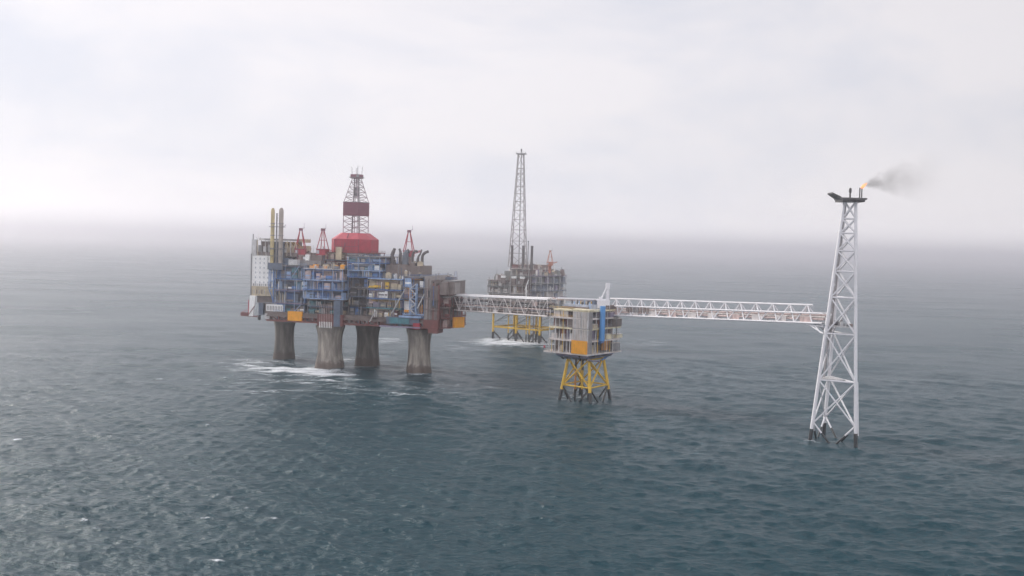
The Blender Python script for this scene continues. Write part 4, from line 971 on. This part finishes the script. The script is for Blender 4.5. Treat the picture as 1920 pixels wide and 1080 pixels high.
# ================================================================== bridges
def bridge_frame(name, p0, p1, label, group):
    p0, p1 = Vector(p0), Vector(p1); d = p1 - p0
    o = empty(name, p0, math.atan2(d.y, d.x), label, 'bridge', group)
    return o, math.hypot(d.x, d.y), d.z
def truss_side(o, L, dz, y, zb, zt, nb, r, m, flip=0, yt=None):
    yt = y if yt is None else yt; mb = MB(); s = lambda x: dz * x / L
    for i in range(nb):
        x0, x1 = L*i/nb, L*(i+1)/nb
        if (i + flip) % 2: mb.bar((x0, y, zb + s(x0)), (x1, yt, zt + s(x1)), r, m, 6)
        else: mb.bar((x0, yt, zt + s(x0)), (x1, y, zb + s(x1)), r, m, 6)
        mb.bar((x1, y, zb + s(x1)), (x1, yt, zt + s(x1)), r*.7, m, 5)
    mb.build('truss_web', o)
LB, L1, dz1 = bridge_frame('truss_bridge', (-38, 597, 36.6), (20.5, 502.5, 40.6), 'pale grey truss bridge full of pipes, left of the small square platform', 'truss bridges between the platforms')
BRW = mat('bridge_grey', (.58, .54, .53), var=.15, streak=.3)
s1 = lambda x: dz1*x/L1
for y in (-3.2, 3.2):
    MB().bar((0, y, 0), (L1, y, s1(L1)), .42, BRW, 6).build('bottom_chord', LB)
    MB().bar((0, y, 8.4), (L1, y, 8.4 + s1(L1)), .42, WHITE2, 6).build('top_chord', LB)
    truss_side(LB, L1, dz1, y, 0, 8.4, 16, .26, BRW, int(y > 0))
MB().add([(0, -3, -.05), (L1, -3, s1(L1) - .05), (L1, 3, s1(L1) - .05), (0, 3, -.05), (0, -3, .3), (L1, -3, s1(L1) + .3), (L1, 3, s1(L1) + .3), (0, 3, .3)], [(3,2,1,0),(4,5,6,7),(0,1,5,4),(1,2,6,5),(2,3,7,6),(3,0,4,7)], BROWN).build('walkway_deck', LB)
MB().add([(0, -2.6, 4.5), (L1, -2.6, s1(L1) + 4.5), (L1, 2.9, s1(L1) + 4.5), (0, 2.9, 4.5), (0, -2.6, 4.8), (L1, -2.6, s1(L1) + 4.8), (L1, 2.9, s1(L1) + 4.8), (0, 2.9, 4.8)], [(3,2,1,0),(4,5,6,7),(0,1,5,4),(1,2,6,5),(2,3,7,6),(3,0,4,7)], GREY).build('pipe_deck', LB)
for y, z, r, m in ((-2.0, 9.0, .34, WHITE2), (-.6, 9.0, .4, LGREY), (1.2, 9.0, .34, PINK), (-2.0, 1.2, .6, BROWN), (-.4, 1.4, .7, DARK), (1.4, 1.3, .6, GREY), (-1.8, 6.0, .55, DARK), (.2, 6.2, .7, BROWN), (2, 6, .6, GREY), (-2.4, 3.2, .35, PINK), (1.6, 3.4, .5, BROWN)):
    MB().bar((0, y, z), (L1, y, z + s1(L1)), r, m, 10).build('pipe', LB)
r7 = random.Random(70)
for i in range(12):
    x = L1*(i + .5)/12 + r7.uniform(-3, 3); zb = r7.choice([.4, 4.9])
    MB().box(x, -2.9, zb + s1(x), x + r7.uniform(1, 4.5), -2.4, zb + r7.uniform(1.2, 3) + s1(x), r7.choice([LGREY, BROWN, GREY, WHITE, PINK])).build('cable_box', LB)
RB, L2, dz2 = bridge_frame('truss_bridge', (49.5, 507.5, 41.8), (126.6, 407.6, 47.4), 'slender white truss bridge ending at the flare tower', 'truss bridges between the platforms')
s2_ = lambda x: dz2*x/L2
MB().bar((0, 0, 8.2), (L2*.95, 0, 7.2 + s2_(L2*.95)), .42, WHITE2, 8).build('top_chord', RB)
for y in (-2.6, 2.6):
    MB().bar((0, y, 0), (L2, y, s2_(L2)), .42, WHITE2, 8).build('bottom_chord', RB)
    MB().bar((0, y*.75, 4.6), (L2, y*.75, 3.9 + s2_(L2)), .34, WHITE2, 8).build('middle_chord', RB)
    mb = MB(); nb = 14
    for i in range(nb):
        x0, x1 = L2*.965*i/nb, L2*.965*(i+1)/nb; xm = (x0+x1)/2
        zt = 8.2 - 1.0*xm/L2 + s2_(xm)
        mb.bar((x0, y, s2_(x0)), (xm, 0, zt), .30, WHITE2, 6); mb.bar((xm, 0, zt), (x1, y, s2_(x1)), .30, WHITE2, 6)
    mb.build('truss_web', RB)
MB().add([(0, -2.2, .05), (L2, -2.2, s2_(L2) + .05), (L2, 2.2, s2_(L2) + .05), (0, 2.2, .05), (0, -2.2, .3), (L2, -2.2, s2_(L2) + .3), (L2, 2.2, s2_(L2) + .3), (0, 2.2, .3)], [(3,2,1,0),(4,5,6,7),(0,1,5,4),(1,2,6,5),(2,3,7,6),(3,0,4,7)], LGREY).build('walkway_deck', RB)
for y, z, r in ((-1.3, 1.5, .42), (-.2, 2.3, .5), (1.0, 1.6, .42), (.4, 3.2, .35)):
    MB().bar((0, y, z), (L2, y, z + s2_(L2)), r, PINK if r < .5 else WARM, 10).build('pipe', RB)
for i in range(10):
    x = 4 + i*L2/10.2; MB().box(x, -2.0, .3 + s2_(x), x + 5.5, -1.9, 2.6 + s2_(x), BRW if i % 3 else PINK).build('wind_screen', RB)
r8 = random.Random(80)
for i in range(7): MB().box(14 + i*2.3, -2.5, 2.0 + s2_(14 + 2.3*i), 15.4 + i*2.3, -2.0, 4.2 + s2_(14 + 2.3*i), r8.choice([DARK, BROWN, GREY])).build('cable_box', RB)
